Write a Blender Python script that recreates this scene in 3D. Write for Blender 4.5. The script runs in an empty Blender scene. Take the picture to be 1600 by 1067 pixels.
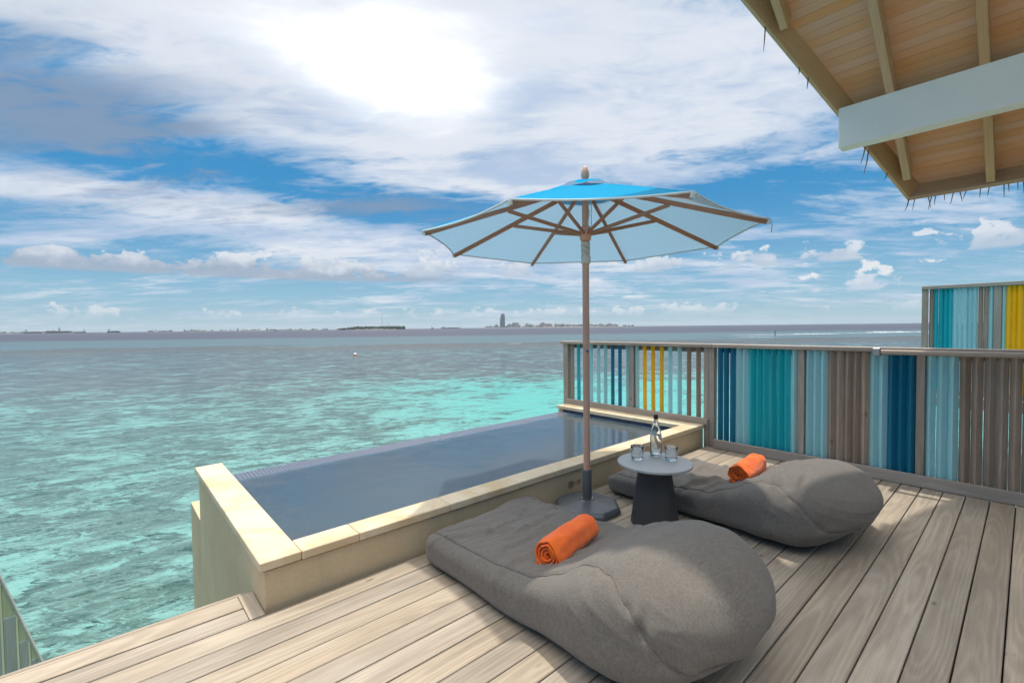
import bpy, bmesh, math, random
import numpy as np
from mathutils import Vector, Matrix, noise

R = math.radians
random.seed(7)
scene = bpy.context.scene
COL = scene.collection

# ------------------------------------------------------------------ camera
CAM = Vector((0.0, 0.0, 1.4))
YAW, PITCH, ROLL = R(48.45), math.atan(21.9 / 718.0), math.atan(0.01115)
cam = bpy.data.cameras.new('camera')
cam.sensor_width = 36.0
cam.lens = 36.0 * 718.0 / 1600.0
cam.clip_start, cam.clip_end = 0.05, 40000.0
camo = bpy.data.objects.new('camera', cam)
COL.objects.link(camo)
fw = Vector((math.cos(YAW) * math.cos(PITCH), math.sin(YAW) * math.cos(PITCH), -math.sin(PITCH)))
r0 = Vector((math.sin(YAW), -math.cos(YAW), 0))
u0 = r0.cross(fw)
rt = math.cos(ROLL) * r0 - math.sin(ROLL) * u0
up = math.sin(ROLL) * r0 + math.cos(ROLL) * u0
mw = Matrix((rt, up, -fw)).transposed().to_4x4()
mw.translation = CAM
camo.matrix_world = mw
scene.camera = camo
scene.render.resolution_x, scene.render.resolution_y = 1024, 682
try:
    scene.cycles.diffuse_bounces = 3
    scene.cycles.volume_bounces = 0
except Exception:
    pass

# ------------------------------------------------------------------ view
vs = scene.view_settings
vs.view_transform = 'Standard'
vs.look = 'None'
vs.gamma = 1.0
vs.exposure = 0.28
vs.use_curve_mapping = False

# ------------------------------------------------------------------ node maths helper
class X:
    """A number that lives in a node tree; + - * / build Math nodes."""
    def __init__(s, nt, v): s.nt, s.v = nt, v
    def _m(s, op, *a):
        n = s.nt.nodes.new('ShaderNodeMath'); n.operation = op
        for i, q in enumerate(a):
            q = q.v if isinstance(q, X) else q
            if isinstance(q, (int, float)): n.inputs[i].default_value = q
            else: s.nt.links.new(q, n.inputs[i])
        return X(s.nt, n.outputs[0])
    def __add__(s, o): return s._m('ADD', s, o)
    __radd__ = __add__
    def __sub__(s, o): return s._m('SUBTRACT', s, o)
    def __rsub__(s, o): return s._m('SUBTRACT', o, s)
    def __mul__(s, o): return s._m('MULTIPLY', s, o)
    __rmul__ = __mul__
    def __truediv__(s, o): return s._m('DIVIDE', s, o)
    def __pow__(s, o): return s._m('POWER', s, o)
    def f(s, op, *a): return s._m(op, s, *a)
    def clamp(s):
        r = s._m('ADD', s, 0.0); r.v.node.use_clamp = True; return r
    def step(s, a, b):
        n = s.nt.nodes.new('ShaderNodeMapRange'); n.interpolation_type = 'SMOOTHSTEP'
        s.nt.links.new(s.v, n.inputs[0]); n.inputs[1].default_value = a; n.inputs[2].default_value = b
        if a > b:
            n.inputs[1].default_value, n.inputs[2].default_value = b, a
            n.inputs[3].default_value, n.inputs[4].default_value = 1.0, 0.0
        return X(s.nt, n.outputs[0])

def vec(nt, x, y, z=0.0):
    n = nt.nodes.new('ShaderNodeCombineXYZ')
    for i, q in enumerate((x, y, z)):
        if isinstance(q, X): nt.links.new(q.v, n.inputs[i])
        else: n.inputs[i].default_value = q
    return n.outputs[0]

def sep(nt, sock):
    n = nt.nodes.new('ShaderNodeSeparateXYZ'); nt.links.new(sock, n.inputs[0])
    return [X(nt, o) for o in n.outputs]

def nz(nt, v, scale=1.0, detail=4.0, rough=0.5, dist=0.0, dims='3D'):
    n = nt.nodes.new('ShaderNodeTexNoise'); n.noise_dimensions = dims
    nt.links.new(v, n.inputs['Vector'])
    n.inputs['Scale'].default_value = scale; n.inputs['Detail'].default_value = detail
    n.inputs['Roughness'].default_value = rough; n.inputs['Distortion'].default_value = dist
    return X(nt, n.outputs[0])

def mixc(nt, fac, a, b, blend='MIX'):
    n = nt.nodes.new('ShaderNodeMix'); n.data_type = 'RGBA'; n.blend_type = blend
    def put(q, s):
        if isinstance(q, X): nt.links.new(q.v, s)
        elif hasattr(q, 'links'): nt.links.new(q, s)
        elif isinstance(q, (int, float)): s.default_value = q
        else: s.default_value = (q[0], q[1], q[2], 1.0)
    put(fac, n.inputs[0]); put(a, n.inputs[6]); put(b, n.inputs[7])
    return n.outputs[2]

# ------------------------------------------------------------------ sun
SUN = Vector((0.15, 0.13, 1.0)).normalized()
sl = bpy.data.lights.new('sun', 'SUN')
sl.energy = 2.7
sl.angle = R(1.2)
sl.color = (1.0, 0.93, 0.82)
so = bpy.data.objects.new('sun', sl)
so.rotation_euler = SUN.to_track_quat('Z', 'Y').to_euler()
so.location = (0, 0, 30)
COL.objects.link(so)

# ------------------------------------------------------------------ sky
world = bpy.data.worlds.new('World')
scene.world = world
world.use_nodes = True
nt = world.node_tree
nt.nodes.clear()
sky = nt.nodes.new('ShaderNodeTexSky')
sky.sky_type = 'NISHITA'
sky.sun_disc = False
sky.sun_elevation = math.asin(SUN.z)
sky.sun_rotation = math.atan2(SUN.x, SUN.y)
sky.air_density, sky.dust_density, sky.ozone_density = 1.0, 0.4, 2.0
hs = nt.nodes.new('ShaderNodeHueSaturation')
nt.links.new(sky.outputs[0], hs.inputs['Color'])
hs.inputs['Saturation'].default_value = 1.35
hs.inputs['Value'].default_value = 1.0
tc = nt.nodes.new('ShaderNodeTexCoord')
gx, gy, gz = sep(nt, tc.outputs['Generated'])
cy_, sy_ = math.cos(YAW), math.sin(YAW)
fwd = gx * cy_ + gy * sy_
lat = gx * sy_ - gy * cy_
az = lat.f('ARCTAN2', fwd) * (180 / math.pi)        # degrees, right of the view axis
el = gz.f('ARCSINE') * (180 / math.pi)
gpos = gz.f('MAXIMUM', 0.0) + 0.10
px, py = lat / gpos, fwd / gpos                     # the cloud deck as a flat layer

def blob(a, e, sa, se, tilt=0.0):
    da, de = az - a, el - e
    if tilt:
        c, s = math.cos(R(tilt)), math.sin(R(tilt))
        da, de = da * c + de * s, de * c - da * s
    q = (da / sa) * (da / sa) + (de / se) * (de / se)
    return (q * -1.0).f('EXPONENT')

# base blue
base = mixc(nt, el.step(0.0, 16.0), (3.0, 5.9, 8.0), (0.42, 3.35, 6.9))
base = mixc(nt, el.step(24.0, 60.0), base, (2.6, 4.7, 7.8))
base = mixc(nt, 0.25, base, hs.outputs[0])
# wide streaky cloud sheet
warp = nz(nt, vec(nt, px * 0.45, py * 0.45, 3.0), 1.0, 3.0, 0.5)
s1 = nz(nt, vec(nt, px * 0.55 + warp * 1.2, py * 1.15 + warp * 0.5, 1.7), 1.0, 5.0, 0.58, 0.35)
s2 = nz(nt, vec(nt, px * 1.6 + warp * 2.0, py * 3.0, 5.1), 1.0, 6.0, 0.62, 0.5)
s3 = nz(nt, vec(nt, px * 4.0 + warp * 3.0, py * 8.0 + warp * 2.0, 7.7), 1.0, 5.0, 0.65, 0.6)
cov = (s1 - 0.5) * 1.7 + (s2 - 0.5) * 1.5 + (s3 - 0.5) * 1.0
lay = (blob(-14, 32, 30, 11) * 0.9 + blob(12, 22, 26, 7, 6) * 0.55 + blob(-24, 10.5, 26, 2.6, -4) * 0.62
       + blob(25, 27, 30, 12) * 0.30 + blob(-42, 33, 16, 12) * 0.42 + blob(-6, 18.5, 7, 1.8, -6) * 0.4
       + blob(24, 10, 12, 1.6, -5) * 0.28 + blob(10, 7.0, 24, 2.2, 2) * 0.38 + blob(-20, 5.5, 34, 2.2) * -0.05
       - blob(-22, 15.5, 27, 3.0, -9) * 0.52 - blob(-3, 20.3, 10, 1.1, 4) * 0.6 - blob(-8, 14.2, 13, 1.6, -4) * 0.42
       - blob(29, 14.5, 12, 3.0, -3) * 0.5 - blob(25, 8.4, 14, 1.2, -2) * 0.42 - blob(-46, 20, 14, 6) * 0.25)
far = el.step(58.0, 40.0)
cm = (cov + lay * 1.0 + (1.0 - far) * 0.16 + 0.06).step(-0.08, 0.60)
grey = nz(nt, vec(nt, px * 0.8 + 9.0, py * 1.9 + warp, 2.2), 1.0, 6.0, 0.55, 0.3)
shade = ((grey + (s3 - 0.5) * 0.5 + (s2 - 0.5) * 0.4).step(0.36, 0.68) * (0.9 + blob(-40, 18, 24, 8) * 0.4)).clamp()
white = mixc(nt, shade, (8.8, 9.2, 10.0), (4.9, 6.3, 8.5))
col = mixc(nt, cm * 0.95, base, white)
# dull grey-violet streaks of thicker cloud to the left
gs = nz(nt, vec(nt, px * 0.5 + warp * 0.8, py * 2.2, 8.4), 1.0, 4.0, 0.6, 0.4)
gm = (gs + (s3 - 0.5) * 0.4 + (s2 - 0.5) * 0.2).step(0.44, 0.66) * (blob(-40, 18.0, 18, 6.0, -10) * 1.15 + blob(-18, 15.0, 20, 1.8, -9) * 0.8 + blob(-3, 20.0, 9, 1.0, 3) * 0.5).clamp()
col = mixc(nt, gm.clamp() * 0.9, col, (2.6, 3.6, 5.2))
# the sun behind thin cloud: a bright white patch
gl = blob(-13.0, 28.6, 13.5, 6.2, -4) * 1.0 + blob(-32, 31, 14, 5.0, 4) * 0.35 + blob(6, 33, 14, 5.0, 4) * 0.25
gn = (gl + ((s2 - 0.5) * 0.95 + (s1 - 0.5) * 0.7 + (s3 - 0.5) * 0.6) * gl.step(0.0, 0.4)).step(0.15, 1.1)
col = mixc(nt, gn.f('POWER', 1.4), col, (14.8, 14.7, 14.6))
col = mixc(nt, el.step(35.0, 55.0), col, (30.0, 28.8, 27.2))
# small heaped clouds low over the sea
def heaps(e0, e1, thr, soft, seed, sc):
    h = nz(nt, vec(nt, az * sc + seed, el * sc * 1.5, seed), 1.0, 5.0, 0.58)
    lm = nz(nt, vec(nt, az * sc * 0.28 + seed * 2, 0.0, seed), 1.0, 2.0, 0.5)
    top = (lm - 0.5) * (e1 - e0) * 2.2 + (e0 + e1) * 0.5
    body = (el - e0).step(-0.2, 0.25) * ((top - el) + (h - 0.5) * (e1 - e0) * 2.6).step(-0.15, 0.35)
    return body * (lm + (h - 0.5) * 0.5).step(thr, thr + soft), (el - e0) / (e1 - e0) + (h - 0.5) * 1.6
for e0, e1, thr, soft, seed, sc, lit, drk, amt, win in (
        (5.6, 9.3, 0.40, 0.06, 3.3, 0.33, (8.6, 9.0, 9.6), (4.2, 5.0, 6.3), 0.9, (-34, 24)),
        (6.3, 9.0, 0.50, 0.05, 7.9, 0.45, (8.6, 9.0, 9.6), (5.6, 6.6, 7.9), 0.85, (22, 40)),
        (1.1, 2.7, 0.50, 0.07, 12.7, 0.9, (8.6, 9.1, 9.4), (5.0, 6.7, 7.9), 0.7, (0, 70)),
        (3.3, 6.0, 0.55, 0.06, 17.1, 0.5, (9.2, 9.4, 9.7), (6.3, 7.3, 8.6), 0.9, (42, 16))):
    b, t = heaps(e0, e1, thr, soft, seed, sc)
    wdw = blob(win[0], 0.5 * (e0 + e1), win[1], 30.0)
    col = mixc(nt, (b * amt * wdw.step(0.15, 0.5)).clamp(), col, mixc(nt, t.step(0.15, 0.85), drk, lit))
# thin milk right above the horizon, and the sea's tone below it
col = mixc(nt, el.step(3.0, -0.2) * 0.35, col, (5.0, 6.6, 7.6))
col = mixc(nt, el.step(0.0, -3.0), col, (2.2, 3.2, 3.6))
bg = nt.nodes.new('ShaderNodeBackground')
nt.links.new(col, bg.inputs[0])
bg.inputs[1].default_value = 0.075
wo = nt.nodes.new('ShaderNodeOutputWorld')
nt.links.new(bg.outputs[0], wo.inputs[0])

# ------------------------------------------------------------------ object helpers
def tag(o, label=None, cat=None, group=None, kind=None):
    if label: o['label'] = label
    if cat: o['category'] = cat
    if group: o['group'] = group
    if kind: o['kind'] = kind
    return o

def empty(name, loc=(0, 0, 0), rz=0.0):
    o = bpy.data.objects.new(name, None)
    o.empty_display_size = 0.1
    o.location = loc
    o.rotation_euler = (0, 0, rz)
    COL.objects.link(o)
    return o

def link(name, me, mat=None, parent=None, loc=None, rot=None, scale=None):
    if mat and not me.materials: me.materials.append(mat)
    o = bpy.data.objects.new(name, me)
    if parent: o.parent = parent
    if loc is not None: o.location = loc
    if rot is not None: o.rotation_euler = rot
    if scale is not None: o.scale = scale
    COL.objects.link(o)
    return o

class MB:
    def __init__(s): s.v, s.f = [], []
    def add(s, vs, fs):
        k = len(s.v)
        s.v += [tuple(p) for p in vs]
        s.f += [tuple(i + k for i in f) for f in fs]
        return s
    def box(s, x0, x1, y0, y1, z0, z1, b=0.0):
        if b <= 0:
            return s.add([(x0, y0, z0), (x1, y0, z0), (x1, y1, z0), (x0, y1, z0), (x0, y0, z1), (x1, y0, z1), (x1, y1, z1), (x0, y1, z1)],
                         [(0, 3, 2, 1), (4, 5, 6, 7), (0, 1, 5, 4), (1, 2, 6, 5), (2, 3, 7, 6), (3, 0, 4, 7)])
        return s.hexa([(x0, y0, z0), (x1, y0, z0), (x1, y1, z0), (x0, y1, z0), (x0, y0, z1), (x1, y0, z1), (x1, y1, z1), (x0, y1, z1)], b)
    def hexa(s, c, b):
        """eight corners (bottom ring, top ring) with chamfered edges"""
        c = [Vector(p) for p in c]
        nb = {i: (((i + 1) % 4) + (i // 4) * 4, ((i + 3) % 4) + (i // 4) * 4, (i + 4) % 8) for i in range(8)}
        idx, vs = {}, []
        quads = [(0, 3, 2, 1), (4, 5, 6, 7), (0, 1, 5, 4), (1, 2, 6, 5), (2, 3, 7, 6), (3, 0, 4, 7)]
        for qi, q in enumerate(quads):
            for k, i in enumerate(q):
                a, d = c[q[(k + 1) % 4]], c[q[(k - 1) % 4]]
                p = c[i] + (a - c[i]).normalized() * b + (d - c[i]).normalized() * b
                idx[(qi, i)] = len(vs); vs.append(p)
        fs = [tuple(idx[(qi, i)] for i in q) for qi, q in enumerate(quads)]
        for qa in range(6):
            for k in range(4):
                i, j = quads[qa][k], quads[qa][(k + 1) % 4]
                for qb in range(qa + 1, 6):
                    if i in quads[qb] and j in quads[qb]:
                        fs.append((idx[(qa, j)], idx[(qa, i)], idx[(qb, i)], idx[(qb, j)]))
        for i in range(8):
            qs = [qi for qi in range(6) if i in quads[qi]]
            tri = [idx[(qi, i)] for qi in qs]
            n = (vs[tri[1]] - vs[tri[0]]).cross(vs[tri[2]] - vs[tri[0]])
            cen = sum(c, Vector()) / 8
            if n.dot(c[i] - cen) < 0: tri.reverse()
            fs.append(tuple(tri))
        return s.add(vs, fs)
    def lathe(s, prof, n=32, c=(0, 0, 0), closed=False):
        vs, fs = [], []
        for r, z in prof:
            for k in range(n):
                a = 2 * math.pi * k / n
                vs.append((c[0] + r * math.cos(a), c[1] + r * math.sin(a), c[2] + z))
        m = len(prof)
        for i in range(m if closed else m - 1):
            j = (i + 1) % m
            for k in range(n):
                l = (k + 1) % n
                fs.append((i * n + k, i * n + l, j * n + l, j * n + k))
        if not closed:
            if prof[0][0] > 1e-5: fs.append(tuple(reversed(range(n))))
            if prof[-1][0] > 1e-5: fs.append(tuple((m - 1) * n + k for k in range(n)))
        return s.add(vs, fs)
    def tube(s, pts, r, n=8, taper=None):
        pts = [Vector(p) for p in pts]
        vs, fs = [], []
        ref = None
        for i, p in enumerate(pts):
            t = (pts[min(i + 1, len(pts) - 1)] - pts[max(i - 1, 0)]).normalized()
            if ref is None: ref = t.orthogonal().normalized()
            ref = (ref - t * ref.dot(t)).normalized()
            b = t.cross(ref)
            rr = r if taper is None else r * taper[i]
            for k in range(n):
                a = 2 * math.pi * k / n
                vs.append(p + (ref * math.cos(a) + b * math.sin(a)) * rr)
        for i in range(len(pts) - 1):
            for k in range(n):
                l = (k + 1) % n
                fs.append((i * n + k, i * n + l, (i + 1) * n + l, (i + 1) * n + k))
        fs.append(tuple(reversed(range(n)))); fs.append(tuple((len(pts) - 1) * n + k for k in range(n)))
        return s.add(vs, fs)
    def bar(s, a, b, w, h, upv=(0, 0, 1), ch=0.0):
        """a squared bar from a to b, w across, h along up"""
        a, b = Vector(a), Vector(b)
        t = (b - a).normalized(); u = Vector(upv); u = (u - t * u.dot(t)).normalized(); l = u.cross(t)
        c = [p + l * (sx * w / 2) + u * (sz * h / 2) for sz in (-1, 1) for p, sx in ((a, 1), (a, -1), (b, -1), (b, 1))]
        c = [c[0], c[3], c[2], c[1], c[4], c[7], c[6], c[5]]
        if ch > 0: return s.hexa(c, ch)
        return s.add(c, [(0, 3, 2, 1), (4, 5, 6, 7), (0, 1, 5, 4), (1, 2, 6, 5), (2, 3, 7, 6), (3, 0, 4, 7)])
    def mesh(s, name, smooth=False, fix=True):
        me = bpy.data.meshes.new(name)
        me.from_pydata(s.v, [], s.f)
        if fix:
            bm = bmesh.new(); bm.from_mesh(me)
            bmesh.ops.recalc_face_normals(bm, faces=bm.faces)
            bm.to_mesh(me); bm.free()
        if smooth:
            me.polygons.foreach_set('use_smooth', [True] * len(me.polygons))
            if smooth != True:
                try: me.set_sharp_from_angle(angle=R(smooth))
                except Exception: pass
        me.update()
        return me
    def obj(s, name, mat, parent=None, smooth=False, **k):
        return link(name, s.mesh(name, smooth), mat, parent, **k)

def copy_tree(o, parent=None):
    c = o.copy(); COL.objects.link(c); c.parent = parent
    for ch in [q for q in bpy.data.objects if q.parent == o]:
        copy_tree(ch, c)
    return c

# ------------------------------------------------------------------ materials
def mat(name):
    m = bpy.data.materials.new(name); m.use_nodes = True
    b = m.node_tree.nodes['Principled BSDF']
    return m, m.node_tree, b

def setp(b, **k):
    for n, v in k.items():
        n = n.replace('_', ' ')
        s = b.inputs[n]
        s.default_value = (v[0], v[1], v[2], 1.0) if isinstance(v, (tuple, list)) else v

def bump(nt, b, h, strength=0.3, dist=0.01):
    n = nt.nodes.new('ShaderNodeBump')
    n.inputs['Strength'].default_value = strength; n.inputs['Distance'].default_value = dist
    nt.links.new(h.v if isinstance(h, X) else h, n.inputs['Height'])
    nt.links.new(n.outputs[0], b.inputs['Normal'])

def rnd(nt):
    n = nt.nodes.new('ShaderNodeObjectInfo')
    return X(nt, n.outputs['Random'])

def obco(nt):
    n = nt.nodes.new('ShaderNodeTexCoord')
    return n.outputs['Object']

def wood(name, ca, cb, cc, axis=0, ring=55.0, rough=0.62, tint=0.14, knots=True, grain=1.0):
    """weathered timber: cathedral rings cut along an axis, fine fibres, knots, own tone for each piece"""
    m, nt, b = mat(name)
    co = sep(nt, obco(nt))
    a, p, q = co[axis], co[(axis + 1) % 3], co[(axis + 2) % 3]
    r = rnd(nt)
    sh = r * 87.0
    low = nz(nt, vec(nt, a * 0.42 + sh, p * 2.0 + sh, q * 3.0), 1.0, 2.0, 0.5)
    mid = nz(nt, vec(nt, a * 1.5 + sh, p * 7.0, q * 9.0 + sh), 1.0, 4.0, 0.55)
    d0 = (p + (r - 0.5) * 0.07 + (mid - 0.5) * 0.02)
    h0 = q + (low - 0.5) * 0.30 + 0.055 + (mid - 0.5) * 0.022
    rr = (d0 * d0 + h0 * h0).f('SQRT')
    rings = ((rr * ring * 6.283).f('SINE') * 0.5 + 0.5).f('POWER', 1.6)
    fib = nz(nt, vec(nt, a * 5.0 + sh, p * 190.0, q * 190.0), 1.0, 3.0, 0.6)
    fib2 = nz(nt, vec(nt, a * 1.6 + sh, p * 42.0, q * 42.0 + sh), 1.0, 4.0, 0.6)
    blot = nz(nt, vec(nt, a * 1.3 + sh, p * 5.0 + sh, q * 5.0), 1.0, 4.0, 0.6)
    tone = (rings * 0.13 * grain + fib * 0.40 + fib2 * 0.55 - 0.10 + (blot - 0.5) * 0.7)
    c = mixc(nt, tone.step(0.10, 0.92), cb, ca)
    c = mixc(nt, blot.step(0.52, 0.72) * 0.5, c, cc)
    if knots:
        kv = nt.nodes.new('ShaderNodeTexVoronoi')
        kv.inputs['Scale'].default_value = 1.0
        nt.links.new(vec(nt, a * 2.6 + sh, p * 7.0 + sh, q * 3.0), kv.inputs['Vector'])
        kd = X(nt, kv.outputs['Distance'])
        c = mixc(nt, kd.step(0.10, 0.03) * 0.65, c, (cb[0] * 0.45, cb[1] * 0.42, cb[2] * 0.4))
    v = (r * 17.31).f('FRACT') * (2 * tint) + (1.0 - tint)
    n = nt.nodes.new('ShaderNodeHueSaturation')
    nt.links.new(c, n.inputs['Color']); nt.links.new(v.v, n.inputs['Value'])
    nt.links.new(((r * 7.7).f('FRACT') * 0.3 + 0.88).v, n.inputs['Saturation'])
    nt.links.new(n.outputs[0], b.inputs['Base Color'])
    nt.links.new((fib2 * 0.25 + (rough - 0.12)).v, b.inputs['Roughness'])
    setp(b, Specular_IOR_Level=0.35)
    bump(nt, b, rings * 0.12 + fib * 0.5 + fib2 * 0.6, 0.6, 0.0014)
    return m

def paint(name, c, rough=0.34, wear=0.35, spec=0.6):
    """painted timber batten: faint grain through the paint, chalking"""
    m, nt, b = mat(name)
    co = sep(nt, obco(nt)); r = rnd(nt); sh = r * 61.0
    fib = nz(nt, vec(nt, co[0] * 140.0 + sh, co[1] * 140.0, co[2] * 4.0 + sh), 1.0, 3.0, 0.6)
    blot = nz(nt, vec(nt, co[0] * 9.0 + sh, co[1] * 9.0, co[2] * 2.4 + sh), 1.0, 5.0, 0.65)
    k = (blot - 0.5) * wear * 0.5 + (fib - 0.5) * 0.08 + (r - 0.5) * 0.16 + 1.0
    n = nt.nodes.new('ShaderNodeHueSaturation'); n.inputs['Color'].default_value = (*c, 1)
    nt.links.new(k.v, n.inputs['Value'])
    nt.links.new(mixc(nt, blot.step(0.68, 0.76) * 0.3, n.outputs[0], (0.30, 0.28, 0.25)), b.inputs['Base Color'])
    setp(b, Roughness=rough, Specular_IOR_Level=spec)
    bump(nt, b, fib + blot * 0.6, 0.35, 0.0008)
    return m

M = {}
M['deck'] = wood('deck_timber', (0.465, 0.395, 0.31), (0.24, 0.20, 0.158), (0.36, 0.325, 0.285), 0, 60.0, 0.6, 0.13)
M['deck_v'] = wood('deck_timber_trim', (0.54, 0.47, 0.38), (0.36, 0.30, 0.24), (0.44, 0.40, 0.35), 1, 60.0, 0.6, 0.1)
M['grey'] = wood('weathered_grey_timber', (0.45, 0.39, 0.34), (0.27, 0.23, 0.19), (0.38, 0.345, 0.315), 2, 60.0, 0.7, 0.12)
M['grey_v'] = wood('weathered_grey_rail_timber', (0.45, 0.395, 0.35), (0.29, 0.245, 0.205), (0.38, 0.345, 0.32), 1, 60.0, 0.7, 0.1)
M['brown'] = wood('bare_brown_timber', (0.47, 0.38, 0.31), (0.28, 0.215, 0.165), (0.37, 0.32, 0.28), 2, 60.0, 0.7, 0.16)
M['hand'] = wood('handrail_timber', (0.52, 0.43, 0.35), (0.34, 0.265, 0.205), (0.44, 0.38, 0.33), 1, 60.0, 0.6, 0.1)
M['soffit'] = wood('ceiling_board_timber', (0.80, 0.475, 0.275), (0.69, 0.395, 0.22), (0.75, 0.435, 0.245), 1, 60.0, 0.6, 0.03, knots=False, grain=0.8)
M['rafter'] = wood('rafter_timber', (0.76, 0.53, 0.32), (0.56, 0.375, 0.21), (0.68, 0.47, 0.28), 0, 60.0, 0.6, 0.08)
M['fascia'] = wood('fascia_timber', (0.64, 0.41, 0.25), (0.46, 0.285, 0.165), (0.56, 0.36, 0.22), 1, 60.0, 0.6, 0.08)
M['teak'] = wood('parasol_timber', (0.76, 0.46, 0.345), (0.62, 0.355, 0.26), (0.70, 0.41, 0.30), 2, 60.0, 0.45, 0.05, knots=False)
M['rib'] = wood('parasol_rib_timber', (0.50, 0.26, 0.165), (0.36, 0.175, 0.105), (0.45, 0.23, 0.145), 0, 60.0, 0.5, 0.1, knots=False)
M['C'] = paint('pale_aqua_paint', (0.34, 0.63, 0.68))
M['T'] = paint('turquoise_paint', (0.015, 0.41, 0.48))
M['D'] = paint('deep_blue_paint', (0.008, 0.165, 0.285))
M['Y'] = paint('yellow_paint', (0.88, 0.50, 0.012))
M['B'] = M['brown']
M['G'] = M['grey']
M['grn'] = wood('greenish_timber', (0.58, 0.62, 0.38), (0.42, 0.47, 0.26), (0.52, 0.55, 0.38), 2, 40.0, 0.7, 0.08, knots=False)
M['gryg'] = wood('grey_green_timber', (0.50, 0.52, 0.47), (0.35, 0.37, 0.33), (0.45, 0.47, 0.42), 2, 60.0, 0.7, 0.10, knots=False)
M['cream'] = wood('cream_batten_timber', (0.72, 0.73, 0.52), (0.60, 0.61, 0.42), (0.66, 0.67, 0.48), 2, 40.0, 0.6, 0.06, knots=False)

def simple(name, c, rough=0.5, spec=0.5, nscale=0.0, namp=0.0, bscale=0.0, bstr=0.0, metal=0.0):
    m, nt, b = mat(name)
    setp(b, Base_Color=c, Roughness=rough, Specular_IOR_Level=spec, Metallic=metal)
    if nscale:
        n = nz(nt, obco(nt), nscale, 5.0, 0.6)
        h = nt.nodes.new('ShaderNodeHueSaturation'); h.inputs['Color'].default_value = (*c, 1)
        nt.links.new(((n - 0.5) * (2 * namp) + 1.0).v, h.inputs['Value'])
        nt.links.new(h.outputs[0], b.inputs['Base Color'])
    if bscale:
        bump(nt, b, nz(nt, obco(nt), bscale, 4.0, 0.6), bstr, 0.002)
    return m

M['beam'] = simple('white_beam_paint', (0.92, 0.87, 0.78), 0.55, 0.4, 6.0, 0.04, 40.0, 0.15)
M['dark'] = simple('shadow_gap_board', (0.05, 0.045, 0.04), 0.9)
M['villa'] = simple('unseen_dark_wall', (0.12, 0.09, 0.07), 0.6, 0.3, 5.0, 0.2)
M['hem'] = simple('canopy_hem_cloth', (0.62, 0.70, 0.72), 0.9, 0.1)
M['thatch'] = simple('palm_thatch', (0.16, 0.11, 0.07), 0.9, 0.2, 30.0, 0.4, 60.0, 0.8)
M['strand'] = simple('dry_palm_strand', (0.22, 0.135, 0.10), 0.9, 0.2)
M['plastic'] = simple('dark_grey_plastic', (0.085, 0.085, 0.088), 0.45, 0.5, 14.0, 0.1, 220.0, 0.12)
M['baseplate'] = simple('blue_grey_painted_base', (0.088, 0.094, 0.104), 0.36, 0.5, 9.0, 0.14, 160.0, 0.15)
M['charcoal'] = simple('charcoal_table_base', (0.055, 0.053, 0.053), 0.6, 0.4, 8.0, 0.15, 300.0, 0.15)
M['top'] = simple('pale_grey_table_top', (0.46, 0.455, 0.445), 0.45, 0.4, 12.0, 0.05, 200.0, 0.08)
M['rope'] = simple('white_cord', (0.66, 0.63, 0.58), 0.9, 0.2, 60.0, 0.15, 120.0, 0.5)
M['metal'] = simple('brushed_steel', (0.42, 0.41, 0.40), 0.45, 0.5, metal=1.0)
M['bluecap'] = simple('blue_plastic_cap', (0.05, 0.16, 0.42), 0.4)
M['cork'] = simple('dark_stopper', (0.035, 0.032, 0.03), 0.5)
M['ink'] = simple('black_lettering', (0.02, 0.02, 0.02), 0.7)
M['orangebuoy'] = simple('orange_buoy', (0.75, 0.16, 0.05), 0.5)
M['whitepaint'] = simple('white_hull_paint', (0.7, 0.7, 0.7), 0.5)

def glassmat(name, tint, rough=0.0):
    m, nt, b = mat(name)
    setp(b, Base_Color=tint, Roughness=rough, IOR=1.47)
    b.inputs['Transmission Weight'].default_value = 1.0
    return m
M['glass'] = glassmat('clear_glass', (0.985, 0.997, 0.992))
M['water_in'] = glassmat('drinking_water', (0.975, 0.995, 0.995))

# canopy cloth: the sun comes through it
def cloth(name, ctop, cthru, tr=0.5):
    m, nt, b = mat(name)
    nt.nodes.remove(b)
    co = sep(nt, obco(nt))
    w = nz(nt, vec(nt, co[0] * 4, co[1] * 4, co[2] * 4), 1.0, 4.0, 0.6)
    d = nt.nodes.new('ShaderNodeBsdfDiffuse'); t = nt.nodes.new('ShaderNodeBsdfTranslucent')
    geo = nt.nodes.new('ShaderNodeNewGeometry')
    d.inputs[0].default_value = (*ctop, 1)
    nt.links.new(mixc(nt, (w - 0.5) * 0.5 + 0.5, [q * 0.93 for q in cthru], cthru), t.inputs[0])
    mx = nt.nodes.new('ShaderNodeMixShader'); mx.inputs[0].default_value = tr
    nt.links.new(d.outputs[0], mx.inputs[1]); nt.links.new(t.outputs[0], mx.inputs[2])
    nt.links.new(mx.outputs[0], nt.nodes['Material Output'].inputs[0])
    return m
M['cyan'] = cloth('bright_cyan_canvas', (0.015, 0.50, 0.92), (0.26, 0.37, 0.47), 0.5)
M['paleblue'] = cloth('pale_blue_grey_canvas', (0.30, 0.42, 0.46), (0.26, 0.37, 0.46), 0.5)

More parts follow.
